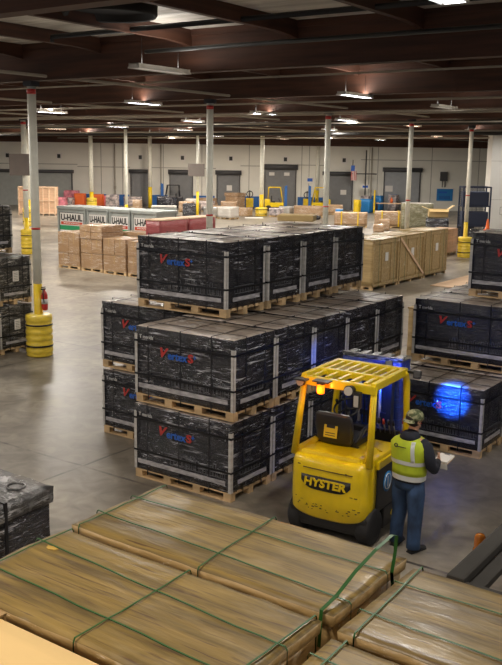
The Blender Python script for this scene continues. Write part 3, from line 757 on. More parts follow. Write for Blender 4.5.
def curved_patch(x0, x1, zlo, zhi, off, m, n=20):
    b = MB(); lo, hi = [], []
    for k in range(n + 1):
        x = x0 + (x1 - x0) * k / n; y = rearY(x) - off
        lo.append((x, y, zlo(x))); hi.append((x, y, zhi(x)))
    vl = [b.bm.verts.new(p) for p in lo]; vh = [b.bm.verts.new(p) for p in hi]
    vl2 = [b.bm.verts.new((p[0], p[1] + .012, p[2])) for p in lo]; vh2 = [b.bm.verts.new((p[0], p[1] + .012, p[2])) for p in hi]
    for k in range(n):
        b.face([vl[k], vl[k + 1], vh[k + 1], vh[k]], m, True); b.face([vl2[k + 1], vl2[k], vh2[k], vh2[k + 1]], m)
        b.face([vl[k + 1], vl[k], vl2[k], vl2[k + 1]], m); b.face([vh[k], vh[k + 1], vh2[k + 1], vh2[k]], m)
    b.face([vl[0], vh[0], vh2[0], vl2[0]], m); b.face([vl[n], vl2[n], vh2[n], vh[n]], m)
    return b
b = curved_patch(-.35, .34, lambda x: .68 + .10 * max(0, abs(x + .005) / .345) ** 5, lambda x: .86, .006, 'black')
npl = b.build('name_plate', cw)
b = MB()
b.text('HYSTER', .59, .11, 'fkyellow', at(FRONT, -.01, -.022, .778), .035, ext=.006, shear=.12)
for v in b.bm.verts: v.co.y = rearY(v.co.x) - .012 + (v.co.y + .022)
b.build('lettering', cw)
b = curved_patch(-.33, .36, lambda x: .945 - .01 * (x > 9), lambda x: .955, .003, 'scuff'); b.build('seam_line', cw)
rnd = random.Random(4); b = MB()
for k in range(34):
    x = rnd.uniform(-.45, .44); z = rnd.choice([rnd.uniform(.40, .48), rnd.uniform(.40, .5), rnd.uniform(.5, .95)]) + .06 * (abs(x) / .5) ** 3
    w_ = rnd.uniform(.008, .045); y = rearY(x) - .002
    b.box(x, x + w_, y, y + .004 + abs(rearY(x + w_) - rearY(x)), z, z + rnd.uniform(.003, .014))
b.build('scuff_mark', cw, 'scuff')
# hood between counterweight and driver
b = MB(); b.box(-.55, .55, .22, 1.02, 1.03, 1.13, 'fkyellow', .03); b.box(-.42, .42, .08, .5, 1.02, 1.15, 'fkyellow', .05)
for sx in (-1, 1):
    v = [b.bm.verts.new(p) for p in [(sx * .50, .12, 1.07), (sx * .50, .60, 1.07), (sx * .50, .56, 1.14), (sx * .42, .50, 1.20), (sx * .42, .34, 1.18), (sx * .45, .12, 1.11)]]
    v2 = [b.bm.verts.new((p.co.x - sx * .07, p.co.y, p.co.z - .02)) for p in v]
    b.face(v, 'fkyellow'); b.face(v2[::-1], 'fkyellow')
    for k in range(6): b.face([v[k], v2[k], v2[(k + 1) % 6], v[(k + 1) % 6]], 'fkyellow')
b.build('seat_hood', fk)
# chassis
b = MB(); b.box(-.40, .40, .06, 1.40, .14, .36, None, .03); b.box(-.57, .57, .52, .90, .12, .40, None, .02)
b.box(-.55, .55, .04, .2, .18, .38, None, .03); b.build('chassis', fk, 'black')
b = MB(); b.box(-.56, .56, .315, 1.02, .40, 1.00, None, .012); pb = b.build('battery_box', fk, 'black')
for sx in (-1, 1):
    b = MB(); b.box(sx * .50, sx * .575, 1.0, 1.07, .36, 1.06); b.box(sx * .50, sx * .575, .30, 1.07, .98, 1.08, None, .01); b.build('side_frame', fk, 'fkyellow')
b = MB(); b.lathe([(.005, 0), (.135, 0), (.135, .006), (.005, .006)], n=28, m='blue'); b.torus((0, 0, .006), .1, .006, 'paper', 24, 5)
b.box(-.07, .07, -.008, .008, .006, .009, 'paper')
o = b.build('round_sticker', pb); o.rotation_euler = (0, R(90), 0); o.location = (.561, .62, .74)
b = MB(); b.text('60', .20, .09, 'fkyellow', at(SIDE, .571, .85, .27), .03); b.build('side_lettering', fk)
# front cowl, floor, pedals, steering
b = MB(); b.box(-.36, .36, 1.04, 1.40, .34, .46, None, .02); b.box(-.34, .34, 1.28, 1.40, .4, 1.10, None, .03)
for sx in (-1, 1): b.box(sx * .57, sx * .34, 1.07, 1.40, .54, .66, None, .02)
b.build('front_cowl', fk, 'fkyellow')
b = MB(); b.box(-.45, .45, 1.20, 1.28, .9, 1.22, None, .02); b.build('dash', fk, 'black')
b = MB(); b.tube([(-.28, 1.26, 1.1), (-.28, 1.14, 1.42)], .035); b.build('steering_column', fk, 'black')
tm = Matrix.Rotation(R(35), 3, 'X')
b = MB(); b.torus((-.28, 1.10, 1.46), .17, .015, None, 28, 8, tm)
for a in (0, 120, 240): b.tube([(-.28, 1.10, 1.46), Vector((-.28, 1.10, 1.46)) + tm @ Vector((.165 * math.cos(R(a)), .165 * math.sin(R(a)), 0))], .012, n=6)
b.tube([Vector((-.28, 1.10, 1.46)) + tm @ Vector((-.15, .05, 0)), Vector((-.28, 1.10, 1.46)) + tm @ Vector((-.15, .05, .07))], .02); b.build('steering_wheel', fk, 'rubber')
for k in range(5):
    b = MB(); b.tube([(.12 + k * .07, 1.22, 1.15), (.12 + k * .07, 1.13, 1.34)], .010, 'steel', 6); b.tube([(.12 + k * .07, 1.135, 1.32), (.12 + k * .07, 1.115, 1.39)], [.02, .016], 'red' if k == 2 else 'vinyl', 8); b.build('control_lever', fk)
# seat
st = bpy.data.objects.new('driver_seat', None); COL.objects.link(st); st.parent = fk; st.location = (-.12, -.12, -.05)
def cushion(w, d, h, seed=0):
    b = MB(); b.box(-w / 2, w / 2, -d / 2, d / 2, 0, h, None, min(h, d, w) * .3); return b
b = MB(); b.box(-.27, .27, .62, 1.10, 1.16, 1.27, None, .035); b.build('seat_cushion', st, 'vinyl')
b = MB()
rings = []
for z, y, w_, d_ in ((1.20, .60, .20, .05), (1.26, .58, .25, .055), (1.40, .55, .265, .055), (1.52, .525, .265, .05), (1.60, .51, .255, .045), (1.635, .505, .22, .03)):
    rings.append([Vector((p.x, p.y, z)) for p in superell(w_, d_, y, z, 28, 4)])
b.loft(rings, None); sb = b.build('backrest', st, 'vinyl')
b = MB(); b.box(-.30, .30, .50, .70, 1.13, 1.19, None, .02); b.build('seat_base', st, 'black')
for sx in (-1, 1):
    b = MB(); b.tube([(sx * .28, .60, 1.25), (sx * .30, .78, 1.38), (sx * .30, .95, 1.40)], [.02, .03, .03]); b.build('armrest', st, 'vinyl')
b = MB(); b.box(-.095, .095, -.004, .0, -.105, .105, 'fkyellow'); b.box(-.06, .06, -.006, -.004, .02, .085, 'ink')
b.box(-.07, .07, -.006, -.004, -.05, -.04, 'ink'); b.box(-.07, .07, -.006, -.004, -.08, -.07, 'ink')
o = b.build('seat_sticker', sb); o.location = (-.02, .478, 1.42); o.rotation_euler.x = R(-9)
# wheels
def wheel(x, y, r, w_, nm='wheel'):
    b = MB(); mtx = Matrix.Translation((x, y, r)) @ Matrix.Rotation(R(90), 4, 'Y')
    b2 = MB(); b2.lathe([(r * .5, -w_ / 2), (r * .92, -w_ / 2), (r, -w_ / 2 + .02), (r, w_ / 2 - .02), (r * .92, w_ / 2), (r * .5, w_ / 2)], n=28)
    b.merge(b2.bm, None, mtx, True); o = b.build(nm, fk, 'rubber')
    b = MB(); b2 = MB(); b2.lathe([(.02, -w_ / 2 + .02), (r * .5, -w_ / 2 + .01), (r * .52, -w_ / 2), (r * .52, w_ / 2), (r * .5, w_ / 2 - .01), (.02, w_ / 2 - .03)], n=20); b.merge(b2.bm, None, mtx, True)
    b.build('hub', o, 'darksteel')
for sx in (-1, 1): wheel(sx * .48, .26, .235, .18); wheel(sx * .46, 1.16, .26, .20)
# overhead guard
GT = 2.13
b = MB()
b.box(-.45, .57, .08, .17, GT - .14, GT - .03, 'fkyellow', .012)                    # rear rail
for xl in (-.45, .50):
    b.box(xl, xl + .07, .10, 1.10, GT - .10, GT, 'fkyellow', .012)
b.box(-.45, .57, 1.04, 1.13, GT - .08, GT, 'fkyellow', .012); b.box(-.44, .56, .46, .53, GT - .08, GT + .004, 'fkyellow', .01)
for k in range(5):
    x = -.38 + .88 * (k + .5) / 5; b.box(x - .024, x + .024, .14, .48, GT - .06, GT - .012, 'fkyellow', .004)
for k in range(7):
    x = -.38 + .88 * (k + .5) / 7; b.box(x - .019, x + .019, .51, 1.08, GT - .06, GT - .008, 'fkyellow', .004)
b.build('overhead_guard', fk)
for sx in (-1, 1):
    b = MB(); b.tube([(sx * .475 + .06, .13, GT - .05), (sx * .525 + .005, .10, 1.06)], [.042, .048], None, 8); o = b.build('guard_pillar', fk, 'fkyellow')
    b = MB(); b.tube([(sx * .47 + .06, 1.04, GT - .04), (sx * .48 + .055, 1.12, GT - .08), (sx * .49 + .05, 1.17, GT - .2), (sx * .51 + .03, 1.20, GT - .5), (sx * .53, 1.26, 1.4), (sx * .53, 1.26, .9)], [.045, .05, .05, .045, .045, .05], None, 8); o = b.build('guard_pillar', fk, 'fkyellow')
    if sx == 1:
        b = MB(); b.text('HYSTER', .26, .05, 'ink', Matrix.Translation((.53, 1.223, 1.74)) @ Matrix.Rotation(R(-90), 4, 'Y') @ Matrix.Rotation(R(90), 4, 'X') @ Matrix.Rotation(R(0), 4, 'Z'), .02); b.build('pillar_lettering', o)
# rear lamps, beacon, extinguisher bracket
b = MB(); b.box(-.47, -.30, -.07, .03, GT - .06, GT - .04, 'darksteel'); b.tube([(-.43, .02, GT - .10), (-.43, .05, GT - .10)], .05, 'lens', 14); b.tube([(-.43, .03, GT - .10), (-.43, .10, GT - .10)], .058, 'black', 14); b.build('rear_lamp', fk)
b = MB(); b.tube([(.27, -.045, GT - .10), (.27, .02, GT - .11)], [.055, .06], 'lens', 16); b.tube([(.27, -.03, GT - .10), (.27, .06, GT - .11)], [.066, .06], 'black', 16); b.build('rear_lamp', fk)
b = MB(); b.box(.34, .43, -.05, .03, GT - .30, GT - .10, 'black', .01); b.box(.355, .415, -.056, -.05, GT - .28, GT - .14, 'lens'); b.build('tail_light', fk)
b = MB(); b.box(-.22, .0, -.05, .10, GT - .05, GT - .035, 'darksteel'); b.build('beacon_bracket', fk)
b = MB(); b.lathe([(.02, -.12), (.045, -.115), (.05, -.06), (.045, 0), (.02, .0)], n=18, m='orange'); b.lathe([(.055, 0), (.055, .03)], n=18, m='black'); o = b.build('beacon', fk); o.location = (-.12, .0, GT - .08)
# mast, carriage, forks
MX = -.10
for sx in (-1, 1):
    b = MB(); b.box(MX + sx * .33, MX + sx * .26, 1.43, 1.54, .08, 2.0, None, .008); b.box(MX + sx * .25, MX + sx * .19, 1.46, 1.56, .2, 2.03, None, .006); b.build('mast_rail', fk, 'mastblue')
    b = MB(); b.tube([(MX + sx * .15, 1.46, .3), (MX + sx * .15, 1.46, 1.9)], .025, 'steel', 10); b.tube([(MX + sx * .15, 1.46, .3), (MX + sx * .15, 1.46, 1.2)], .036, 'mastblue', 10); b.build('lift_cylinder', fk)
    xo = -.30; b = MB(); b.box(xo + sx * .30, xo + sx * .19, 1.66, 1.71, .44, 1.0); b.box(xo + sx * .30, xo + sx * .19, 1.66, 2.4, .44, .49); b.build('fork', fk, 'darksteel')
for zz in (.55, 1.3, 1.93):
    b = MB(); b.box(MX - .33, MX + .33, 1.44, 1.52, zz, zz + .07); b.build('mast_crossbar', fk, 'mastblue')
b = MB(); b.box(-.72, .14, 1.59, 1.65, .5, .58); b.box(-.72, .14, 1.59, 1.65, .95, 1.02)
for k in range(7): b.box(-.70 + k * .13, -.68 + k * .13, 1.62, 1.65, .95, 1.8)
b.box(-.70, .10, 1.62, 1.65, 1.77, 1.8); b.build('load_backrest', fk, 'mastblue')
for k in range(3):
    b = MB(); x = MX - .06 + k * .06; b.tube([(x, 1.42, 1.2), (x + .02, 1.39, 1.6), (x, 1.42, 1.98), (x, 1.52, 2.02)], .013, None, 6); b.build('hydraulic_hose', fk, 'rubber')
extinguisher(FX + .42, FY + 1.36, 1.10, 'red fire extinguisher mounted by right front pillar of the near forklift', .75)
# load on its forks
t = thing('wrapped_load', 'narrow blue film-wrapped load raised on the near forklift forks', 'load', (-5.60, 11.10, .57), FRZ)
b = MB()
for k in range(3): b.box(-.45, .45, -.18 + .13 * k, -.08 + .13 * k, .11, .13)
for x in (-.45, -.06, .33): b.box(x, x + .12, -.18, .18, 0, .11)
b.build('pallet', t, 'pallet')
rumpled_box(.9, .36, .13, 1.46, 31, mt='blue_film', mtop='lid_dark').build('wrapped_goods', t)
b = MB()
for k in range(5): b.box(-.44 + .18 * k, -.33 + .18 * k, -.18, .18, 1.475, 1.49, None)
b.box(-.46, .46, -.17, -.10, 1.49, 1.51); b.build('slatted_top', t, 'lid_dark')

# ------------------------------------------------------------------ worker
def person():
    t = thing('person', 'worker in lime safety vest, camouflage cap and jeans standing beside forklift holding papers', 'person', (-4.36, 9.66, 0), .612 - .68)
    # body: one skinned surface
    me = bpy.data.meshes.new('body'); vs = []; es = []; rs = []
    def v(p, r, par=None):
        vs.append(p); rs.append(r if isinstance(r, tuple) else (r, r))
        if par is not None: es.append((par, len(vs) - 1))
        return len(vs) - 1
    pel = v((0, 0, .93), (.145, .105)); ab = v((0, .0, 1.08), (.14, .10), pel); ch = v((0, .0, 1.27), (.155, .105), ab); up = v((0, .0, 1.42), (.11, .08), ch)
    nk = v((0, .02, 1.49), .058, up); nk2 = v((0.005, .045, 1.54), .055, nk)
    hd = v((.01, .06, 1.60), (.072, .082), nk2); hd2 = v((.01, .062, 1.67), (.078, .092), hd); hd3 = v((.01, .055, 1.73), (.06, .07), hd2)
    HND = {}
    for sx, arm in ((1, [(.19, -.01, 1.40, .058), (.25, -.01, 1.28, .05), (.275, .0, 1.13, .045), (.27, .13, 1.11, .042), (.24, .27, 1.12, .031), (.225, .315, 1.13, .028)]),
                    (-1, [(-.18, .02, 1.39, .056), (-.225, .09, 1.28, .05), (-.23, .15, 1.15, .045), (-.16, .23, 1.11, .040), (-.06, .31, 1.12, .031), (-.02, .335, 1.13, .028)])):
        p = up
        for x, y, z, r in arm: p = v((x, y, z), r, p)
        x, y, z, r = arm[-1]; d = (Vector(arm[-1][:3]) - Vector(arm[-2][:3])).normalized()
        pm = v(tuple(Vector((x, y, z)) + d * .05), (.026, .018), p)
        HND[sx] = (Vector((x, y, z)) + d * .05, d, pm)
    for sx, leg in ((-1, [(-.095, .0, .86, .085), (-.115, .02, .66, .075), (-.12, .03, .47, .056), (-.135, .01, .28, .05), (-.14, -.01, .10, .038), (-.14, .02, .05, .036), (-.15, .13, .035, .03)]),
                    (1, [(.095, .0, .86, .085), (.115, -.01, .66, .075), (.12, -.02, .47, .056), (.13, -.04, .28, .05), (.14, -.06, .10, .038), (.14, -.03, .05, .036), (.16, .08, .035, .03)])):
        p = pel
        for x, y, z, r in leg: p = v((x, y, z), r, p)
    me.from_pydata(vs, es, []); o = bpy.data.objects.new('body', me); COL.objects.link(o)
    o.modifiers.new('s', 'SKIN')
    for i, r in enumerate(rs): me.skin_vertices[0].data[i].radius = r
    me.skin_vertices[0].data[0].use_root = True
    sd = o.modifiers.new('u', 'SUBSURF'); sd.levels = 2; sd.render_levels = 2
    bpy.context.view_layer.update()
    me2 = bpy.data.meshes.new_from_object(o.evaluated_get(bpy.context.evaluated_depsgraph_get()))
    bpy.data.objects.remove(o)
    b = MB(); b.bm.from_mesh(me2)
    for f in b.bm.faces: f.smooth = True; f.material_index = 0
    b.mats = ['skin']
    # fingers, nose, ears joined to the same mesh
    for sx, (hp, d, pm) in HND.items():
        side = Vector((sx, 0, 0)).cross(d); side = Vector((0, 0, 1)).cross(d).normalized()
        for k, (off, ln) in enumerate(((-.027, .060), (-.009, .070), (.009, .066), (.026, .052))):
            a = hp + Vector((0, 0, off)) + d * .005; inn = side * (.02 * (1 if sx < 0 else 1) * (-1 if sx < 0 else 1))
            b.tube([a - d * .02, a + d * ln * .45, a + d * ln * .8 + inn * .6, a + d * ln + inn * 1.4], [.010, .0095, .009, .007], 'skin', 8)
        a = hp - d * .03 + Vector((0, 0, .02)); b.tube([a - d * .01, a + Vector((0, 0, .028)) + d * .02, a + Vector((0, 0, .035)) + d * .055], [.011, .010, .008], 'skin', 8)
    hdg = -.40                                                 # head turned to the right
    def H(x, y, z): c, s_ = math.cos(hdg), math.sin(hdg); return Vector((.01 + c * x - s_ * y, .058 + s_ * x + c * y, z))
    b.tube([H(0, .085, 1.665), H(0, .108, 1.64), H(0, .09, 1.625)], [.010, .016, .012], 'skin', 8)
    b.tube([H(0, .05, 1.575), H(0, .075, 1.58)], [.04, .028], 'skin', 10)
    for sx in (-1, 1):
        b.torus(H(sx * .080, .0, 1.645), .02, .009, 'skin', 14, 6, Matrix.Rotation(R(90), 3, 'Y') @ Matrix.Rotation(0, 3, 'Z'))
        b.tube([H(sx * .03, .083, 1.668), H(sx * .03, .088, 1.668)], .010, 'ink', 8)
    b.tube([H(-.025, .086, 1.605), H(0, .094, 1.603), H(.025, .086, 1.605)], .005, 'logored', 6)
    body = b.build('body', t)
    def ring(cx, cy, z, rx, ry, n=28, tz=0., e=2.4):
        out = []
        for k in range(n):
            a = 2 * PI * k / n; c, s_ = math.cos(a), math.sin(a)
            out.append(Vector((cx + rx * math.copysign(abs(c) ** (2 / e), c), cy + ry * math.copysign(abs(s_) ** (2 / e), s_), z + tz * c)))
        return out
    # hair under the cap
    b = MB(); rings = [ring(0, 0, z, rx, ry) for z, rx, ry in ((1.585, .055, .04), (1.61, .074, .07), (1.65, .083, .090), (1.70, .085, .096), (1.73, .07, .08))]
    rings = [[H(p.x, p.y - .022, p.z) for p in r] for r in rings]; b.loft(rings, None); b.build('hair', t, 'hair')
    # cap, worn backwards: crown and brim over the nape
    b = MB(); rings = [ring(0, 0, z, rx, ry) for z, rx, ry in ((1.668, .096, .106), (1.70, .098, .108), (1.735, .093, .102), (1.765, .075, .082), (1.785, .04, .045), (1.79, .008, .008))]
    rings = [[H(p.x, p.y - .002, p.z - .10 * (p.y) * .35) for p in r] for r in rings]; b.loft(rings, None)
    cp = b.build('cap', t, 'camo')
    b = MB(); top_, bot_ = [], []
    for k in range(13):
        a = PI + (PI) * k / 12; x = .088 * math.cos(a); y = -.07 + .115 * math.sin(a)
        top_.append(H(x, y, 1.672 - .04 * abs(x) / .09 * .6)); bot_.append(H(x * .9, -.08, 1.682))
    vt = [b.bm.verts.new(p) for p in top_]; vb = [b.bm.verts.new(p) for p in bot_]; vt2 = [b.bm.verts.new(p - Vector((0, 0, .006))) for p in top_]; vb2 = [b.bm.verts.new(p - Vector((0, 0, .006))) for p in bot_]
    for k in range(12): b.face([vt[k], vt[k + 1], vb[k + 1], vb[k]]); b.face([vt2[k + 1], vt2[k], vb2[k], vb2[k + 1]]); b.face([vt[k + 1], vt[k], vt2[k], vt2[k + 1]])
    b.build('brim', cp, 'camo')
    # hoodie: torso, collar hood, sleeves
    b = MB(); b.loft([ring(0, 0, z, rx, ry) for z, rx, ry in ((.90, .198, .145), (.94, .20, .15), (1.10, .20, .145), (1.28, .21, .147), (1.38, .20, .13), (1.44, .13, .10), (1.49, .075, .075))], None)
    b.loft([ring(0, -.02, z, rx, ry) for z, rx, ry in ((1.42, .13, .10), (1.47, .125, .115), (1.51, .10, .10), (1.53, .075, .075))], None)
    b.tube([(.15, 0, 1.41), (.22, -.01, 1.37), (.27, -.015, 1.26), (.295, -.01, 1.14), (.30, .06, 1.09), (.275, .16, 1.105), (.24, .27, 1.12)], [.07, .08, .072, .066, .064, .055, .042], None, 14)
    b.tube([(-.14, .01, 1.40), (-.19, .04, 1.36), (-.23, .10, 1.26), (-.24, .15, 1.15), (-.20, .20, 1.11), (-.14, .25, 1.11), (-.075, .30, 1.12)], [.06, .07, .066, .062, .058, .052, .042], None, 14)
    b.build('hoodie', t, 'hoodie')
    # jeans
    b = MB(); b.loft([ring(0, 0, z, rx, ry) for z, rx, ry in ((.80, .185, .125), (.86, .19, .135), (.94, .182, .13), (1.0, .17, .122))], None)
    b.tube([(-.095, .0, .90), (-.11, .01, .74), (-.12, .02, .60), (-.125, .03, .47), (-.135, .01, .30), (-.14, .0, .16), (-.14, .0, .06)], [.108, .116, .104, .094, .088, .084, .088], None, 16)
    b.tube([(.095, .0, .90), (.11, -.01, .74), (.12, -.02, .60), (.125, -.02, .47), (.135, -.05, .30), (.14, -.06, .16), (.14, -.06, .06)], [.108, .116, .104, .094, .088, .084, .088], None, 16)
    b.build('jeans', t, 'denim')
    # vest with silver tape
    VR = [(.99, .215, .158), (1.05, .215, .160), (1.10, .215, .160), (1.16, .225, .163), (1.22, .238, .165), (1.30, .252, .167), (1.37, .255, .158), (1.42, .215, .135), (1.46, .14, .11), (1.475, .10, .095)]
    b = MB(); b.loft([ring(0, 0, z, rx, ry, 36) for z, rx, ry in VR], lambda i, k: 'lime', cap=False)
    vst = b.build('safety_vest', t); sm = vst.modifiers.new('th', 'SOLIDIFY'); sm.thickness = .008
    def vr(z):
        for (a, ax, ay), (c, cx2, cy2) in zip(VR[:-1], VR[1:]):
            if a <= z <= c: q = (z - a) / (c - a); return ax + (cx2 - ax) * q, ay + (cy2 - ay) * q
        return VR[-1][1:]
    def band(z0, z1, nm, m, off=.006):
        b = MB(); b.loft([ring(0, 0, z, vr(z)[0] + off, vr(z)[1] + off, 36) for z in (z0, (z0 + z1) / 2, z1)], None, cap=False); return b.build(nm, vst, m)
    band(1.135, 1.185, 'reflective_tape', 'silver')
    # lower shirt band under the vest hem
    b = MB(); b.loft([ring(0, 0, z, rx, ry, 36) for z, rx, ry in ((.93, .212, .157), (.965, .214, .159), (.995, .215, .159))], None, cap=False); b.build('hem_tape', vst, 'silver')
    for sx in (-1, 1):
        for fr in (-1, 1):
            b = MB(); L_, Rr = [], []
            for q in range(8):
                z = 1.18 + (1.435 - 1.18) * q / 7; rx, ry = vr(z); x = sx * (.125 - .02 * q / 7)
                for lst, xx in ((L_, x - .024), (Rr, x + .024)):
                    e = 2.4; yy = fr * (ry + .007) * max(0, 1 - (abs(xx) / (rx + .007)) ** e) ** (1 / e); lst.append(b.bm.verts.new((xx, yy, z)))
            if fr == -1 and sx == -1: b.bm.free(); continue
            for q in range(7): b.face([L_[q], Rr[q], Rr[q + 1], L_[q + 1]], None, True)
            o = b.build('reflective_tape', vst, 'silver'); s_ = o.modifiers.new('th', 'SOLIDIFY'); s_.thickness = .003
    b = MB(); b.torus((-.11, -.163, 1.365), .022, .006, 'ink', 18, 6, Matrix.Rotation(R(90), 3, 'X')); b.box(-.08, .03, -.172, -.166, 1.352, 1.360, 'ink'); b.build('back_print', vst)
    for sx, (fx, fy, rz) in ((-1, (-.145, .03, .12)), (1, (.145, -.03, -.25))):
        b = MB(); rings = []
        for y, w_, h in ((-.10, .030, .055), (-.085, .042, .085), (-.03, .045, .095), (.04, .046, .075), (.12, .050, .055), (.17, .042, .045), (.19, .02, .03)):
            rings.append([Vector((w_ * math.cos(2 * PI * k / 16), y, max(0, h * .5 + h * .5 * math.sin(2 * PI * k / 16)))) for k in range(16)])
        b.loft(rings, 'shoe'); b.box(-.048, .048, -.10, .17, 0, .018, 'rubber', .006); o = b.build('shoe', t); o.location = (fx, fy, 0); o.rotation_euler.z = rz
    return t
person()
th = .612 - .68
def pl(x, y): return (-4.36 + math.cos(th) * x - math.sin(th) * y, 9.66 + math.sin(th) * x + math.cos(th) * y)
t = thing('clipboard', 'white papers on a clipboard held by the worker', 'clipboard', (*pl(.23, .46), 1.10), th)
b = MB(); b.box(-.09, .10, -.10, .11, -.006, 0, None); b.build('board', t, 'tape')
b = MB(); b.box(-.085, .095, -.095, .10, 0, .02, 'paper'); b.box(-.085, .095, -.108, -.104, -.08, .0, 'paper'); b.build('papers', t)
b = MB(); b.box(-.03, .04, .08, .11, .02, .03); b.build('clip', t, 'steel')
t.rotation_euler.x = R(12)

# ------------------------------------------------------------------ dark grey reach truck at lower right (its guard shows)
t = thing('parked_lift_truck', 'dark grey lift truck guard with amber beacon at lower right edge', 'lift truck', (-1.55, 6.15, 0), 0)
b = MB(); b.box(-.55, .8, -.2, 1.3, .15, 1.1, None, .05); b.build('body', t, 'greyplastic')
GZ = 2.08
b = MB(); b.box(-.50, .75, -.98, -.90, GZ - .10, GZ, None, .015); b.box(-.50, -.37, -.95, .9, GZ - .08, GZ + .03, None, .02); b.box(-.37, -.26, -.92, .88, GZ - .07, GZ - .02, None, .01); b.box(-.5, .75, .8, .9, GZ - .06, GZ)
b.box(.65, .75, -.95, .9, GZ - .06, GZ)
for k in range(4): b.box(-.05 + .18 * k, -.0 + .18 * k, -.92, .85, GZ - .05, GZ, None, .004)
b.box(-.16, .7, -.35, -.28, GZ - .05, GZ + .004)
b.build('overhead_guard', t, 'greyplastic')
b = MB(); b.tube([(-.5, .06, 1.0), (-.62, .0, 1.1), (-.62, .0, 1.87)], .02, None, 8); b.build('beacon_pole', t, 'black')
for x, y in ((-.45, -.85), (.68, -.85), (-.45, .8), (.68, .8)):
    b = MB(); b.tube([(x, y, GZ - .05), (x, y * .3 + .3, .9)], .04, None, 8); b.build('guard_pillar', t, 'greyplastic')
b = MB(); b.box(-.60, -.5, -.98, -.88, GZ - .12, GZ - .02, None, .02); b.build('front_lamp', t, 'black')
b = MB(); b.lathe([(.05, 0), (.05, .03), (.042, .04), (.042, .13), (.03, .15), (.01, .155)], n=18, m='amber'); o = b.build('beacon', t); o.location = (-.62, .0, 1.87)
for x in (-.4, .65):
    for y in (-.0, 1.1):
        b = MB(); b2 = MB(); b2.lathe([(.05, -.08), (.17, -.08), (.18, -.06), (.18, .06), (.17, .08), (.05, .08)], n=20); b.merge(b2.bm, None, Matrix.Translation((x, y, .18)) @ Matrix.Rotation(R(90), 4, 'Y'), True); b.build('wheel', t, 'rubber')

# ------------------------------------------------------------------ timber crates behind
def timber_crate(label, x, y, w, d, h, group, brace=False, face='plywood', nm='timber_crate'):
    t = thing(nm, label, 'crate', (x, y, 0), 0, group)
    make_pallet(t, w, d)
    rumpled_box(w, d, PH, h - .02, x + y, amp=.006, mt=face).build('body', t)
    b = MB(); b.box(-w / 2 - .02, w / 2 + .02, -d / 2 - .01, d / 2 + .01, h - .03, h + .01, None, .006); b.build('lid', t, face)
    S = w / 2 + .008
    b = MB()
    for yy in (-d / 2, -d * .18, d * .18, d / 2 - .09): b.box(S, S + .02, yy, yy + .09, PH, h - .03)
    b.box(S, S + .025, -d / 2, d / 2, h - .16, h - .05); b.box(S, S + .025, -d / 2, d / 2, PH, PH + .1)
    b.build('batten', t, face)
    if brace:
        b = MB(); L_ = math.hypot(d, h - .3); mtx = Matrix.Translation((S + .03, 0, (h + PH) / 2)) @ Matrix.Rotation(-math.atan2(h - .3, d) + PI, 4, 'X')
        b.box(-.01, .01, -L_ / 2, L_ / 2, -.05, .05, None, 0, mtx); b.build('brace', t, 'palewood')
    b = MB(); b.box(S + .02, S + .03, -.12, .12, h * .55, h * .55 + .32); b.build('paper_label', t, 'paper')
    for yy in (-d * .3, d * .3):
        b = MB(); b.box(S + .03, S + .034, yy - .01, yy + .01, .05, h + .015); b.box(-S, S + .034, yy - .01, yy + .01, h + .012, h + .018); b.build('strap', t, 'greenstrap')
    return t
gT = 'film-wrapped timber crates behind the central stack'
timber_crate('film-wrapped timber crate nearest the black top tier, white paper label', -15.55, 30.05, 1.2, 2.1, 1.85, gT)
timber_crate('film-wrapped timber crate with diagonal brace, middle of three', -15.55, 32.3, 1.2, 2.2, 1.87, gT, True)
timber_crate('film-wrapped timber crate at right end of the group of three', -15.55, 34.65, 1.2, 2.2, 1.9, gT)
timber_crate('low timber crate with green straps between central and right-hand black stacks', -8.25, 20.4, 1.9, 1.1, 1.2, None)
timber_crate('second low timber crate, top just visible behind green-strapped one', -8.25, 22.2, 1.9, 2.2, 1.2, None)
b = MB(); b.box(-.6, .6, -2.2, 2.2, 0, .03, None); o = b.build('plywood_sheet', m='palewood'); o.location = (-13.2, 33.8, 0.005); tag(o, 'plywood sheet lying on floor in front of timber crates', 'board')
# pinkish crates
for i, (y, lab) in enumerate(((40.9, 'pinkish plain wooden crate on pallet left of the yellow barrel guard, nearer one'), (42.75, 'pinkish plain wooden crate directly beside the yellow barrel guard, further one'))):
    t = thing('wooden_box', lab, 'crate', (-18.2, y, 0), 0, 'pinkish wooden boxes by the wire cage'); make_pallet(t, 1.0, 1.75)
    b = MB(); b.box(-.5, .5, -.87, .87, PH, 1.3, None, .01)
    for q in (-.87, -.3, .27, .80): b.box(.5, .52, q, q + .07, PH, 1.3)
    b.box(-.52, .52, -.88, .88, 1.28, 1.32); b.build('body', t, 'pinkwood')

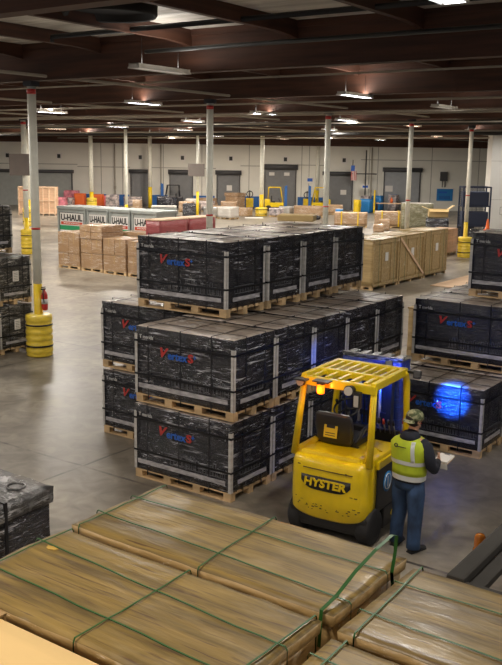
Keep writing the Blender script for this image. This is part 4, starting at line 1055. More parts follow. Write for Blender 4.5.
# storage containers with signs
hx = [(-31.45, -29.6, 1), (-29.5, -28.2, 0), (-28.1, -26.85, 1), (-26.75, -25.3, 0)]
clab = ['grey storage container with widest white sign, leftmost of the four', 'grey storage container with white and green sign, second from left', 'grey storage container with white and green sign, third from left', 'grey storage container with white sign partly behind red packages, rightmost']
for i, (a, c, k) in enumerate(hx):
    w_ = c - a; t = thing('storage_container', clab[i], 'container', ((a + c) / 2 - .12, 30.0, .06), 0, 'grey storage containers behind the brown cartons')
    b = MB(); b.box(-w_ / 2 + .03, w_ / 2 - .03, -.95, .35, .1, 2.2, None, .01)
    for x in (-w_ / 2, w_ / 2 - .1): b.box(x, x + .1, -1.0, -.9, -.06, 2.25)
    for x in (-w_ / 2, w_ / 2 - .1): b.box(x, x + .1, .3, .4, -.06, 2.25)
    b.build('body', t, 'screen')
    b = MB(); b.box(-w_ / 2 - .02, w_ / 2 + .02, -1.03, .45, 2.2, 2.33, None, .02); b.build('roof', t, 'screen')
    pw_ = w_ * .43; zc = 1.42; y = -.96
    b = MB(); b.box(-pw_, pw_, y - .015, y, .55, 2.05, 'paper')
    bd = .025 if i == 0 else .012
    b.box(-pw_, pw_, y - .02, y, 2.03, 2.03 + bd, 'ink'); b.box(-pw_, -pw_ + bd, y - .02, y, 1.1, 2.05, 'ink'); b.box(pw_ - bd, pw_, y - .02, y, 1.1, 2.05, 'ink')
    b.text('U-HAUL', pw_ * 1.75, .30, 'ink', at(FRONT, 0, y - .02, 1.82), .03, ext=.006)
    b.box(-pw_ * .88, pw_ * .88, y - .022, y, 1.49, 1.62, 'haulred')
    b.text('MOVING', pw_ * 1.3, .07, 'paper', at(FRONT, 0, y - .024, 1.56), .02, ext=.004)
    gw = w_ / 2 - .12 if i < 3 else pw_ * .2
    if i < 3: b.box(-gw, gw, y - .018, y, 1.24, 1.45, 'haulgreen')
    b.text('U-BOX' if i % 2 == 0 else 'U-BOX', pw_ * 1.3, .24, 'ink', at(FRONT, 0, y - .02, 1.05), .03, ext=.006)
    b.build('sign_panel', t)

# brown carton pallets
gC = 'pallets of brown cartons by the storage containers'
def carton_pallet(label, x, y, w_, d_, layers, seed, group=gC, mt='brown_box', nm='carton_pallet', z0=0., rz=0.):
    """layers: list of (height, columns)"""
    t = thing(nm, label, 'pallet of cartons', (x, y, z0), rz, group)
    make_pallet(t, w_, d_, 3); z = PH; rnd = random.Random(seed)
    for h, cols, ws in layers:
        for k in range(cols):
            a = -w_ * ws / 2 + w_ * ws * k / cols; c = a + w_ * ws / cols - .02
            for row in range(1):
                b = MB(); b.box(a, c, -d_ * ws / 2, d_ * ws / 2, z, z + h - .01, mt, .015)
                b.box((a + c) / 2 - .03, (a + c) / 2 + .03, -d_ * ws / 2 - .003, -d_ * ws / 2 + .05, z + h * .45, z + h - .005, 'tape'); b.box((a + c) / 2 - .03, (a + c) / 2 + .03, -d_ * ws / 2, d_ * ws / 2, z + h - .012, z + h - .006, 'tape')
                o = b.build('carton', t); o.rotation_euler.z = rnd.uniform(-.01, .01)
        z += h
    return t
carton_pallet('leftmost pallet of tall brown film-wrapped cartons', -27.85, 26.77, 1.28, 1.2, [(.52, 2, 1.), (.90, 2, 1.)], 1)
carton_pallet('tallest pallet of brown cartons, small boxes stacked up on top, second from left', -26.45, 26.72, 1.22, 1.2, [(.62, 1, 1.), (.60, 2, 1.), (.28, 2, 1.05), (.28, 2, 1.05)], 2)
carton_pallet('square film-wrapped pallet of brown cartons, third from left', -25.05, 26.62, 1.25, 1.2, [(.65, 1, 1.), (.68, 2, 1.)], 3)
carton_pallet('brown carton pallet touching edge of the black top tier, fourth from left', -23.65, 26.57, 1.25, 1.2, [(.68, 2, 1.), (.62, 2, 1.)], 4)
carton_pallet('pallet of flat light-brown cartons behind the third brown pallet', -25.2, 28.1, 1.9, 1.0, [(.65, 1, 1.), (.65, 1, 1.), (.18, 1, 1.)], 5)
carton_pallet('pallet of flat cartons behind the fourth brown pallet, beside black top tier', -23.4, 28.2, 1.3, 1.0, [(.7, 1, 1.), (.75, 1, 1.)], 6)

# red wrapped long packages
for i, (y, lab) in enumerate(((26.12, 'red film-wrapped long package with plywood top, left one behind top tier'), (27.9, 'red film-wrapped long package with plywood top, right one beside column'))):
    t = thing('red_package', lab, 'package', (-22.35, y, 0), 0, 'red wrapped packages behind the top tier'); make_pallet(t, .7, 1.66)
    rumpled_box(.7, 1.66, PH, 2.36, 4 + i, mt='red_wrap').build('goods', t)
    b = MB(); b.box(-.36, .36, -.84, .84, 2.365, 2.41); b.build('top_board', t, 'palewood')

# ------------------------------------------------------------------ goods scattered through the far hall
def parcel(name, cat, label, x, y, w_, d_, h, mt, top=None, z=0., rz=YAW * .0, pallet=True, group=None, seed=0, extra=None):
    t = thing(name, label, cat, (x, y, z), rz, group)
    zz = 0
    if pallet: make_pallet(t, w_, d_, 3); zz = PH
    rumpled_box(w_, d_, zz, h, seed + x, amp=.03, nx=8, ny=6, nz=5, mt=mt, mtop=top or mt).build('goods', t)
    if extra:
        b = MB()
        for k in range(2): b.box(-w_ * .3 + w_ * .5 * k, -w_ * .3 + w_ * .5 * k + .08, -d_ / 2 - .035, d_ / 2 + .035, .1, h + .04)
        b.build('band', t, extra)
    return t
def drum(name, label, x, y, r, h, mt, n=1, cat='drum'):
    t = thing(name, label, cat, (x, y, 0)); b = MB()
    b.lathe([(r * .9, 0), (r, .03), (r, h * .33 - .02), (r * 1.03, h * .33), (r, h * .33 + .02), (r, h * .66 - .02), (r * 1.03, h * .66), (r, h * .66 + .02), (r, h - .03), (r * .96, h)], n=20); b.build('shell', t, mt)
    b = MB(); b.lathe([(r * .95, h - .02), (r * .95, h + .01)], n=20); b.build('lid', t, 'paper' if mt != 'paper' else 'seam')
    return t
def face_cam(x, y, w_, d_): return YAW
T = True
parcel('wrapped_bale', 'bale', 'squat white film-wrapped bale on floor behind top black tier', -41.2, 55.4, 1.25, 1.1, .95, 'white_wrap', seed=1)
parcel('wrapped_bale', 'bale', 'smaller greyish bale left of the squat white bale', -42.6, 55.0, .75, .9, .9, 'grey_wrap', seed=2)
parcel('carton', 'carton', 'wide plain brown carton right of the white bale', -42.4, 59.1, 1.25, .8, .68, 'brown_box', pallet=False, seed=3)
carton_pallet('tall tan carton stack with brown box on top in front of shutters', -48.0, 65.6, 1.35, 1.2, [(.55, 2, 1.), (.55, 1, 1.), (.3, 1, 1.1)], 8, None)
carton_pallet('pinkish carton stack left of the tall tan stack', -50.0, 64.0, 1.6, 1.2, [(.5, 3, 1.), (.4, 2, .9)], 9, None)
parcel('wrapped_pallet', 'pallet load', 'grey wrapped low load right below the distant forklift', -39.9, 61.8, 1.0, 1.0, .78, 'grey_wrap', seed=4)
parcel('wrapped_pallet', 'pallet load', 'low mixed load at foot of the column by distant forklift', -40.0, 60.3, .9, .8, .7, 'mixedp', seed=5)
parcel('wrapped_pallet', 'pallet load', 'long brown wrapped load right of distant forklift, black roll on top', -38.0, 62.1, 2.4, 1.1, .9, 'brown_box', seed=6, rz=.5)
parcel('wrapped_pallet', 'pallet load', 'brown wrapped load directly behind the second cream column from centre', -38.2, 66.4, 1.6, 1.0, .85, 'brown_box', seed=16, rz=.5)
b = MB(); b.tube([(-.7, 0, .16), (.0, .05, .2), (.7, 0, .15)], [.12, .2, .13], None, 12); b.tube([(-.5, -.25, .1), (.6, -.2, .1)], .1)
o = b.build('black_roll', m='black'); o.location = (-36.4, 59.9, .0); o.rotation_euler.z = .5; tag(o, 'black plastic roll heaped on floor in front of brown load', 'roll')
drum('blue_drum', 'bright blue drum beside the orange bundle, below flag', -34.5, 60.9, .3, .85, 'blue')
parcel('orange_bundle', 'bundle', 'small orange bundle right of the blue drum', -33.7, 60.2, .42, .4, .65, 'orangep', pallet=False, seed=7)
parcel('yellow_cabinet', 'cabinet', 'yellow cabinet before the shutter below the flag', -37.8, 69.9, .5, .5, 1.15, 'yellow', pallet=False)
parcel('blue_bin', 'bin', 'blue bin to the right of yellow cabinet', -37.6, 71.2, 1.0, .7, 1.2, 'blue', pallet=False, seed=3)
parcel('blue_bin', 'bin', 'blue and dark bin in front of blue-grey shutter, left side', -38.1, 74.3, .9, .7, 1.4, 'blue', 'mixedp', pallet=False, seed=4)
parcel('tool_cart', 'cart', 'cart of mixed red and dark tools left of blue-grey shutter', -38.6, 73.0, .8, .7, 1.4, 'mixedp', pallet=False, seed=8)
parcel('tool_cart', 'cart', 'second cart of mixed tools touching left edge of blue-grey shutter', -36.9, 75.2, .8, .7, 1.5, 'mixedp', 'bluewall', pallet=False, seed=9)
parcel('long_crate', 'crate', 'long brown crate with yellow straps in front of blue-grey shutter, left part', -30.6, 55.7, 2.3, 1.2, 1.0, 'brown_box', 'palewood', seed=10, rz=.5, extra='yellow')
parcel('long_crate', 'crate', 'long brown crate with yellow straps, right part behind the cream column', -28.1, 57.0, 2.3, 1.2, 1.12, 'brown_box', 'palewood', seed=11, rz=.5, extra='yellow')
parcel('olive_load', 'pallet load', 'tall olive translucent wrapped load right of the cream column', -25.7, 56.0, 2.1, 1.4, 1.85, 'olive_wrap', 'white_wrap', seed=12, rz=.5)
parcel('carton', 'carton', 'brown carton standing before the olive wrapped load', -27.3, 54.4, .7, .6, .75, 'brown_box', pallet=False, seed=13, rz=.5)
parcel('carton', 'carton', 'tan carton low beside column in front of long crate', -27.0, 53.0, .7, .6, .5, 'brown_box', pallet=False, seed=14, rz=.5)
t = thing('work_table', 'pale topped table by the back wall under the blue-grey shutter', 'table', (-35.8, 73.0, 0), YAW)
b = MB(); b.box(-1.6, 1.6, -.4, .4, .78, .86); b.build('tabletop', t, 'palewood')
for sx in (-1.5, 1.5):
    for sy in (-.35, .35): b = MB(); b.box(sx - .04, sx + .04, sy - .04, sy + .04, 0, .78); b.build('leg', t, 'darksteel')
for k, (c, lab) in enumerate((('blue', 'blue bottle cluster on the pale table, left'), ('orangep', 'orange bottle on the pale table'), ('bluewall', 'dark blue bottles at right of pale table'))):
    b = MB(); x0 = (-1.2, -.2, 1.2)[k]
    b.lathe([(.12, 0), (.13, .3), (.05, .42), (.04, .5)], n=12); o = b.build('bottle', m=c); X_, Y_ = -35.8 + CA * x0, 73. + SA * x0; o.location = (X_, Y_, .86); tag(o, lab, 'bottle')
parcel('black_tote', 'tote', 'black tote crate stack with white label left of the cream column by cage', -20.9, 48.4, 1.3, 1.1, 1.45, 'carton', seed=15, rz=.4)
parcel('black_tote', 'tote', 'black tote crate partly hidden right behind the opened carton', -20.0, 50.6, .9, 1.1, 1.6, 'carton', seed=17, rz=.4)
t = thing('open_carton', 'large tan carton with open flaps on top of black tote', 'carton', (-21.1, 48.9, 1.47), .5)
b = MB(); b.box(-.55, .55, -.4, .4, 0, .03); b.box(-.55, .55, -.4, -.37, 0, .45); b.box(-.55, .55, .37, .4, 0, .45); b.box(-.55, -.52, -.4, .4, 0, .45); b.box(.52, .55, -.4, .4, 0, .45); b.build('body', t, 'cardboard')
for mtx, dims in ((Matrix.Translation((-.55, 0, .45)) @ Matrix.Rotation(R(20), 4, 'Y'), (-.4, 0, -.4, .4)), (Matrix.Translation((.55, 0, .45)) @ Matrix.Rotation(R(-35), 4, 'Y'), (0, .4, -.4, .4)), (Matrix.Translation((0, -.4, .45)) @ Matrix.Rotation(R(25), 4, 'X'), (-.55, .55, -.3, 0))):
    b = MB(); b.box(dims[0], dims[1], dims[2], dims[3], -.01, .01, None, 0, mtx); b.build('flap', t, 'cardboard')
# wire cage
t = thing('wire_cage', 'tall dark blue wire cage rack behind yellow-footed column on right', 'cage', (-18.69, 48.3, 0), YAW)
b = MB()
for k in range(3):
    for x in (-.75, .75):
        for y in (-.5, .5): b.box(x - .04, x + .04, y - .04, y + .04, 0, 3.3) if k == 0 else None
for z in (0.1, 1.1, 2.2, 3.25):
    for y in (-.5, .5): b.box(-.75, .75, y - .03, y + .03, z, z + .07)
    for x in (-.75, .75): b.box(x - .03, x + .03, -.5, .5, z, z + .07)
b.build('frame', t, 'bluecloth')
b = MB()
for k in range(20): x = -.72 + k * .076; b.tube([(x, .5, .1), (x, .5, 3.3)], .009, None, 4)
for k in range(30): z = .1 + k * .107; b.tube([(-.75, .5, z), (.75, .5, z)], .009, None, 4); b.tube([(-.75, -.5, .1), (-.75, .5, .1)], .008, None, 4)
b.build('wire_mesh', t, 'bluecloth')
for z, m_ in ((.18, 'carton'), (1.18, 'bluecloth'), (2.28, 'bluecloth')):
    b = MB(); b.box(-.7, .7, -.42, .42, z, z + .75, None, .03); b.build('contents', t, m_)
b = MB(); b.lathe([(.2, 0), (.2, .05), (.12, .06), (.05, .55), (.03, .6)], n=14, m='orangep'); o = b.build('traffic_cone'); o.location = (-17.0, 46.0, 1.1); tag(o, 'orange cone top just above the right-hand black stack', 'cone')
b = MB(); b.box(-.5, .5, -.4, .4, 0, 1.1, None, .03); o = b.build('grey_cabinet', m='screen'); o.location = (-16.8, 46.0, 0); tag(o, 'low grey cabinet under the orange cone, behind right-hand stack', 'cabinet')
parcel('grey_load', 'pallet load', 'white wrapped load low before right white wall', -14.6, 49.0, 2.2, 1.2, 1.3, 'white_wrap', seed=30)

# far left pale crates of open boards
for i, (xw, wd) in enumerate(((-17.75, 1.25), (-16.2, 1.5))):
    t = thing('slatted_crate', 'pale timber crate with cross battens, %s of near left column' % ('seen left' if i == 0 else 'seen right'), 'crate', (*G(xw, 70.5), 0), YAW, 'pale timber crates far left')
    b = MB(); b.box(-wd / 2, wd / 2, -.5, .5, .1, 2.2, None); b.build('body', t, 'pinkwood')
    b = MB()
    for k in range(4 if i else 3):
        x = -wd / 2 + (wd - .09) * k / (3 if i else 2); b.box(x, x + .09, -.55, -.5, 0, 2.22)
    for z in (.12, 1.1, 2.12): b.box(-wd / 2, wd / 2, -.57, -.52, z, z + .09)
    b.build('batten', t, 'palewood')
# left clutter beyond the containers
for nm, cat, lab, x, y, w_, d_, h, mt in [
    ('pink_bag_heap', 'bags', 'heap of pink plastic bags above the leftmost storage container', -60.5, 57.4, 1.2, 1.0, 1.5, 'pinkp'),
    ('mixed_load', 'pallet load', 'white and pink mixed load at far left end above containers', -57.9, 53.6, 1.0, .9, 1.1, 'pinkp'),
    ('orange_box', 'box', 'orange-red box behind containers, left of the column foot', -58.9, 56.9, .9, .8, 1.3, 'orangep'),
    ('orange_box', 'box', 'orange-red box behind containers, right of the column foot', -57.6, 57.9, .8, .8, 1.25, 'orangep'),
    ('pink_load', 'pallet load', 'pink load next to the orange boxes on their right', -57.4, 58.9, .8, .8, 1.1, 'pinkp'),
    ('mixed_load', 'pallet load', 'grey and white load right of the pink load', -55.6, 57.6, 1.0, .9, 1.3, 'mixedp'),
    ('mixed_load', 'pallet load', 'mixed grey goods left of the pink bag heap gap', -59.4, 55.6, 1.4, .9, .95, 'mixedp'),
    ('tile_load', 'pallet load', 'load of dark and white tiles left of yellow column foot', -56.2, 60.9, 1.5, 1.0, 1.0, 'mixedp'),
    ('brown_load', 'pallet load', 'brown netted load by back wall above the signed containers', -65.0, 67.4, 1.5, 1.0, 1.5, 'brown_box'),
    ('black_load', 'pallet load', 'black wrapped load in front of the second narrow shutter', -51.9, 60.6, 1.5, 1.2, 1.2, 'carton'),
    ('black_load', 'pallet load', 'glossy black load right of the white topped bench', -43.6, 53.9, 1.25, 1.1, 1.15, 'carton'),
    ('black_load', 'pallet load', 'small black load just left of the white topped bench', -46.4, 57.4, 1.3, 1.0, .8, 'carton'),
    ('carton_load', 'pallet load', 'tan carton load left of the white topped bench', -46.8, 51.2, .6, .6, 1.4, 'brown_box'),
    ('pale_load', 'pallet load', 'pale pink and white load before the third narrow shutter', -53.6, 68.0, 1.4, 1.0, 1.2, 'white_wrap'),
    ('pale_load', 'pallet load', 'pale load beside the yellow column foot between shutters', -50.6, 62.6, 1.0, 1.0, 1.0, 'white_wrap'),
    ('brown_load', 'pallet load', 'low brown load between the black loads, mid distance', -48.8, 59.6, 1.2, .9, .9, 'brown_box'),
    ('brown_load', 'pallet load', 'low brown load behind the grey sign board column', -46.2, 62.3, 1.4, .9, .95, 'brown_box'),
    ('mixed_load', 'pallet load', 'mixed load between bench and pinkish carton stack', -48.2, 61.6, 1.4, .9, .9, 'mixedp'),
    ('brown_load', 'pallet load', 'brown load left of the wide plain brown carton', -44.8, 58.4, 1.3, .9, .75, 'brown_box')]:
    parcel(nm, cat, lab, x, y, w_, d_, h, mt, rz=YAW * .8, pallet=True, seed=len(lab))
t = thing('bench', 'white topped bench in mid distance left of glossy black load', 'table', (-45.3, 52.6, 0), YAW)
b = MB(); b.box(-.95, .95, -.4, .4, .85, .95); b.build('tabletop', t, 'paper')
for sx in (-.9, .9): b = MB(); b.box(sx - .05, sx + .05, -.35, .35, 0, .85); b.build('leg', t, 'screen')
b = MB(); b.box(-.85, .85, -.3, .3, .3, .8, None, .02); b.build('shelf', t, 'screen')
for i, (x, y, rz, lab) in enumerate([(-42.3, 56.6, .3, 'flat white sheet on floor before the wide brown carton'), (-40.3, 57.6, .7, 'flat white sheet on floor near the yellow barrel guard mid hall')]):
    b = MB(); b.box(-.7, .7, -.4, .4, 0, .05); o = b.build('flat_sheet', m='paper'); o.location = (x, y, 0); o.rotation_euler.z = rz; tag(o, lab, 'sheet')
b = MB(); b.box(-.35, .35, -.22, .22, 0, .12, None, .02); o = b.build('flat_carton', m='cardboard'); o.location = (-9.2, 14.6, BH * 3 + .03); o.rotation_euler.z = .4; tag(o, 'flattened cardboard piece lying on the topmost crate tier', 'carton')

# distant forklifts
def small_forklift(label, x, y, rz, body='fkyellow', s=1.):
    t = thing('forklift', label, 'forklift', (x, y, 0), rz)
    b = MB(); b.box(-.95, -.45, -.5, .5, .35, 1.05, body, .08); b.box(-.5, .75, -.48, .48, .35, .75, body, .03); b.build('body', t)
    b = MB(); b.box(-.9, .8, -.42, .42, .15, .38, None, .03); b.build('chassis', t, 'black')
    for px_, py_ in ((-.6, .42), (-.6, -.42), (.55, .42), (.55, -.42)):
        b = MB(); b2 = MB(); b2.lathe([(.05, -.09), (.24, -.09), (.26, -.07), (.26, .07), (.24, .09), (.05, .09)], n=18); b.merge(b2.bm, None, Matrix.Translation((px_, py_, .26)) @ Matrix.Rotation(R(90), 4, 'X'), True); b.build('wheel', t, 'rubber')
    b = MB(); b.box(-.6, .5, -.45, -.38, 2.05, 2.12, None); b.box(-.6, .5, .38, .45, 2.05, 2.12)
    for k in range(6): b.box(-.6 + k * .2, -.54 + k * .2, -.45, .45, 2.06, 2.11)
    b.build('overhead_guard', t, body)
    for sy in (-.42, .42):
        b = MB(); b.tube([(-.6, sy, 2.08), (-.65, sy, 1.0)], .04, None, 6); b.build('guard_pillar', t, body)
        b = MB(); b.tube([(.45, sy, 2.08), (.7, sy, .7)], .04, None, 6); b.build('guard_pillar', t, body)
        b = MB(); b.box(.85, .95, sy * .7 - .05, sy * .7 + .05, .1, 2.2); b.box(.98, 1.05, sy * .5 - .05, sy * .5 + .05, .3, 2.25); b.build('mast_rail', t, 'bluewall')
        b = MB(); b.box(1.1, 2.0, sy * .6 - .05, sy * .6 + .05, .08, .12); b.build('fork', t, 'darksteel')
    b = MB(); b.box(-.35, .0, -.22, .22, .75, .88, None, .03); b.box(-.4, -.28, -.22, .22, .85, 1.35, None, .03); b.build('driver_seat', t, 'vinyl')
    b = MB(); b.tube([(.5, 0, .7), (.3, 0, 1.1)], .03, None, 6); b.build('steering_column', t, 'black')
    return t
small_forklift('distant yellow forklift parked side-on before the tall dark shutter', *G(2.0, 80.5), YAW)
small_forklift('second distant yellow forklift with blue mast, right of the first', *G(6.1, 81.5), YAW + PI)
small_forklift('dark forklift among loads between narrow shutters at left', *G(-7.4, 82.3), YAW + PI, 'darksteel')
# machinery by the wall
for xw, lab in ((-.3, 'yellow battery trolley against the blue stripe, left of distant forklift'), (5.0, 'yellow battery trolley against the blue stripe, right of tall dark shutter')):
    t = thing('battery_trolley', lab, 'trolley', (*G(xw, 82.8), 0), YAW, 'yellow trolleys at the blue stripe')
    b = MB(); b.box(-.35, .35, -.3, .3, .15, 1.0, None, .03); b.build('body', t, 'yellow')
    for sx in (-.3, .3): b = MB(); b.tube([(sx, 0, .12), (sx + .08, 0, .12)], .12, None, 10); b.build('wheel', t, 'rubber')
    b = MB(); b.torus((0, 0, 1.35), .28, .04, None, 16, 6, Matrix.Rotation(R(90), 3, 'X')); b.tube([(0, 0, .9), (0, 0, 1.7)], .05); b.build('hose_reel', t, 'black')
# flag on a cross arm
t = thing('flag_mast', 'post with cross arm carrying striped flag left of blue-grey shutter', 'flag', (*G(10.3, 82.5), 0), YAW)
b = MB(); b.tube([(0, 0, 0), (0, 0, 5.5)], .06); b.tube([(-1.9, 0, 3.35), (1.0, 0, 3.35)], .05); b.tube([(-1.2, 0, 3.2), (-1.2, 0, 4.6)], .04); b.build('mast', t, 'darksteel')
b = MB(); n = 8
for r_ in range(7):
    m_ = 'red' if r_ % 2 == 0 else 'paper'
    b.box(-1.35 + r_ * .07, -1.28 + r_ * .07, -.06 + .02 * math.sin(r_), -.03 + .02 * math.sin(r_), 2.75, 3.6, m_)
b.box(-1.36, -1.02, -.075, -.02, 3.6, 4.1, 'logoblue'); b.build('flag', t)
b = MB(); b.box(-.35, .35, -.03, .03, 2.0, 2.4, 'paper'); b.box(-.25, .25, -.035, -.03, 2.1, 2.3, 'logoblue'); b.build('sign', t)
b = MB(); b.box(-.06, .06, -.06, .06, 0, 2.0, None); o = b.build('bollard', m='yellow'); o.location = (*G(10.8, 79.5), 0); tag(o, 'tall yellow bollard in front of post with flag', 'bollard')

# ------------------------------------------------------------------ ceiling services and lamps
def fixture(x, y, z, L_, label, mt='tube', power=None, colr=(1, .95, .88)):
    t = thing('ceiling_lamp', label, 'lamp', (x, y, z), 0, 'strip lamps hung from roof')
    b = MB()
    prof = [(-.15, 0.02), (-.08, .10), (.08, .10), (.15, 0.02), (.14, .01), (.07, .085), (-.07, .085), (-.14, .01)]
    b.loft([[Vector((p[0], yy, p[1])) for p in prof] for yy in (-L_ / 2, L_ / 2)], None, True, False)
    for yy in (-L_ / 2, L_ / 2 - .02): b.box(-.12, .12, yy, yy + .02, .01, .10)
    b.build('housing', t, 'fixture')
    for sx in (-.06, .06):
        b = MB(); b.tube([(sx, -L_ / 2 + .04, .035), (sx, L_ / 2 - .04, .035)], .02, None, 8); b.build('tube', t, mt)
    for yy in (-L_ * .35, L_ * .35):
        b = MB(); b.tube([(0, yy, .09), (0, yy, 6.85 - z)], .006, None, 4); b.build('hanger', t, 'blackpipe')
    if power:
        ld = bpy.data.lights.new('lamp_light', 'AREA'); ld.shape = 'RECTANGLE'; ld.size = .3; ld.size_y = L_; ld.energy = power; ld.color = colr
        lo = bpy.data.objects.new('lamp_light', ld); COL.objects.link(lo); lo.parent = t; lo.location = (0, 0, -.0)
        l2 = bpy.data.lights.new('added_deck_fill', 'AREA'); l2.shape = 'RECTANGLE'; l2.size = .14; l2.size_y = L_; l2.energy = power * .16; l2.color = colr
        o2 = bpy.data.objects.new('added_deck_fill', l2); COL.objects.link(o2); o2.parent = t; o2.location = (0, 0, .115); o2.rotation_euler = (PI, 0, 0)
LP = 138
rowsX = {-3.7: [1.5, 8.0], 3.8: [1.5, 8.0, 14.5, 21], -11.2: [-1.5, 5.0, 12.92, 20.4, 26.0, 33, 40, 47], -18.8: [2, 8, 14.0, 20.9, 27.4, 33.5, 40, 47.5, 55], -26.3: [8, 16, 24, 32.6, 38, 45, 52, 60], -33.8: [20, 35.5, 41, 50, 58, 66], -41.3: [27, 38, 47, 54, 63, 72], -49: [38, 48, 58, 67, 76], -57: [46, 56, 66], -65: [52, 62]}
names = []
special = {(-11.2, 12.92): ('tubeoff', 'large unlit-looking strip lamp at top left, nearest in view'), (-18.8, 20.9): ('tube', 'brightest bluish white strip lamp left of centre'), (-11.2, 20.4): ('tube', 'strip lamp hanging right of centre, pinkish white'),
           (-11.2, 26.0): ('tubeoff', 'dim strip lamp at right above the cream column'), (-18.8, 27.4): ('tube', 'bright white strip lamp at centre above the crates')}
side = {-3.7: 'first', 3.8: 'outermost right', -11.2: 'second', -18.8: 'third', -26.3: 'fourth', -33.8: 'fifth', -41.3: 'sixth', -49: 'seventh', -57: 'eighth', -65: 'ninth'}
dist = ['nearest', 'second', 'third', 'fourth', 'fifth', 'sixth', 'seventh', 'eighth', 'ninth']
for X_, ys in rowsX.items():
    for k, y in enumerate(ys):
        if SA * -X_ + CA * y > 77: continue
        mt, lab = special.get((X_, y), (None, None))
        if lab is None: lab = 'strip lamp in %s row from the right, %s along that row' % (side[X_], dist[k])
        if mt is None: mt = 'tube' if (k + int(-X_)) % 3 else 'tubewarm'
        fixture(X_, y, 6.3 if X_ > -30 else 6.2, 1.45, lab, mt, LP * (1.08 if X_ > -20 else (3.0 if X_ > -45 else 4.8)) * (1.0 if mt != 'tubeoff' else .75), (1, .94, .86) if mt != 'tubewarm' else (1, .86, .72))
def cpipe(pts, r, label, m='pipe', nm='ceiling_pipe'):
    b = MB(); b.tube(pts, r, None, 8); o = b.build(nm, m=m); tag(o, label, 'pipe', 'pipes under the roof'); return o
cpipe([(-15.55, 0, 6.48), (-15.55, 70, 6.48)], .035, 'long pale pipe running diagonally below the big beams')
cpipe([(-13.45, 12.35, 6.9), (-13.45, 12.35, 7.0), (5, 12.35, 7.0)], .045, 'black sprinkler pipe at top of the view', 'blackpipe')
cpipe([(-12.0, 13.4, 6.75), (8, 13.4, 6.75)], .04, 'black pipe tight against nearest big beam', 'blackpipe')
cpipe([(-80, 37.0, 6.35), (10, 37.0, 6.35)], .10, 'thick black pipe crossing hall in front of far columns', 'blackpipe')
cpipe([(-80, 46.0, 6.15), (10, 46.0, 6.15)], .10, 'second thick black pipe crossing the far hall', 'blackpipe')
cpipe([(-80, 24.0, 6.45), (10, 24.0, 6.45)], .03, 'thin pale pipe crossing above the second column', 'pipe')
cpipe([(-80, 31.0, 6.45), (10, 31.0, 6.45)], .03, 'thin pale pipe crossing above the third column', 'pipe')
cpipe([(-80, 52.0, 6.3), (0, 52.0, 6.3)], .05, 'pale pipe crossing far hall near wall', 'pipe')
cpipe([(-22.9, 10, 6.45), (-22.9, 80, 6.45)], .035, 'pale pipe running away left of the nearest column', 'pipe')
cpipe([(-30.1, 10, 6.4), (-30.1, 80, 6.4)], .035, 'further pale pipe running away at left', 'pipe')
for y, r_, z, lab in ((17.6, .022, 6.6, 'thin pale conduit behind the nearest big beam'), (27.0, .03, 6.3, 'pale conduit above the third column'), (34.2, .03, 6.25, 'pale conduit just before the thick black pipe'), (43.5, .04, 6.2, 'pale conduit between the two thick black pipes'), (58.0, .06, 6.2, 'pale pipe furthest down the hall')):
    cpipe([(-80, y, z), (-12 if y > 30 else 5, y, z)], r_, lab)
# round dark duct mouth at top
b = MB(); b.lathe([(.02, .12), (.70, .12), (.72, .02), (.76, 0), (.78, .04), (.78, .17)], n=40); o = b.build('roof_vent', m='vent_dark'); o.location = (-10.75, 11.15, 7.02); tag(o, 'round dark roof vent at top left', 'vent')
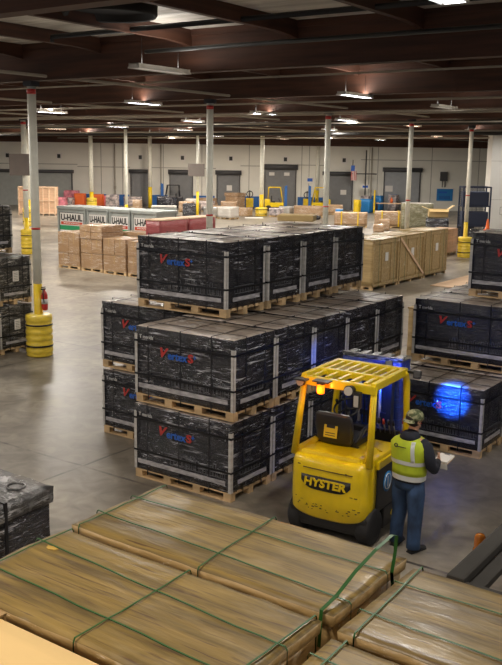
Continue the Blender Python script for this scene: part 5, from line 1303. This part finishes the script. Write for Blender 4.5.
# amber glow, blue work spots on the forklift
ld = bpy.data.lights.new('beacon_light', 'POINT'); ld.energy = 5; ld.color = (1, .3, .03); ld.shadow_soft_size = .04; lo = bpy.data.objects.new('beacon_light', ld); COL.objects.link(lo); lo.parent = fk; lo.location = (-.12, -.09, GT - .15)
def spot(name, loc, target, e, ang, col_):
    b = MB(); b.box(-.05, .05, -.05, .05, -.04, .04, 'black', .01); b.tube([(0, 0, 0), (0, 0, -.05)], .035, 'logoblue', 12); hd_ = b.build(name, fk); hd_.location = loc
    target = Matrix.Rotation(-FRZ, 3, 'Z') @ Vector(target)
    d = Vector(target) - Vector(loc); q = d.to_track_quat('-Z', 'Y'); hd_.rotation_euler = q.to_euler()
    ld = bpy.data.lights.new('spot_light', 'SPOT'); ld.energy = e; ld.color = col_; ld.spot_size = R(ang); ld.spot_blend = 1.; ld.shadow_soft_size = .03
    lo = bpy.data.objects.new('spot_light', ld); COL.objects.link(lo); lo.parent = hd_; lo.location = (0, 0, -.07)
b = MB(); b.box(.52, .70, 1.10, 1.14, GT - .06, GT - .03); b.build('lamp_bracket', fk, 'black')
spot('blue_work_lamp', (.70, 1.12, 2.06), (-5.36 - FX, 13.43 - FY, .93), 16000, 12, (.015, .14, 1.))
spot('blue_work_lamp', (-.60, 1.12, 2.0), (-6.96 - FX, 11.9 - FY, 1.75), 160, 22, (.01, .12, 1.))
spot('blue_work_lamp', (.25, 1.24, 2.1), (-.1, 1.9, 1.5), 60, 120, (.02, .12, 1.))

# ------------------------------------------------------------------ world, camera
wd = bpy.data.worlds.new('World'); SC.world = wd; wd.use_nodes = True
bg = wd.node_tree.nodes['Background']; bg.inputs[0].default_value = (.75, .8, .9, 1); bg.inputs[1].default_value = .32
cam = bpy.data.cameras.new('Camera'); co = bpy.data.objects.new('Camera', cam); COL.objects.link(co)
p, r = .1965, .0145
fw = Vector((0, math.cos(p), -math.sin(p))); rt = Vector((1, 0, 0)); up = rt.cross(fw)
rt2 = math.cos(r) * rt + math.sin(r) * up; up2 = -math.sin(r) * rt + math.cos(r) * up
Rz = Matrix.Rotation(YAW, 3, 'Z')
m3 = Matrix((Rz @ rt2, Rz @ up2, -(Rz @ fw))).transposed()
co.matrix_world = Matrix.Translation((0, 0, 4.8)) @ m3.to_4x4()
cam.sensor_fit = 'VERTICAL'; cam.sensor_height = 24; cam.lens = 886 / 665 * 24; cam.clip_end = 300
SC.camera = co
SC.view_settings.view_transform = 'Standard'; SC.view_settings.look = 'None'; SC.view_settings.gamma = 1; SC.view_settings.exposure = 0.0
SC.view_settings.use_curve_mapping = False
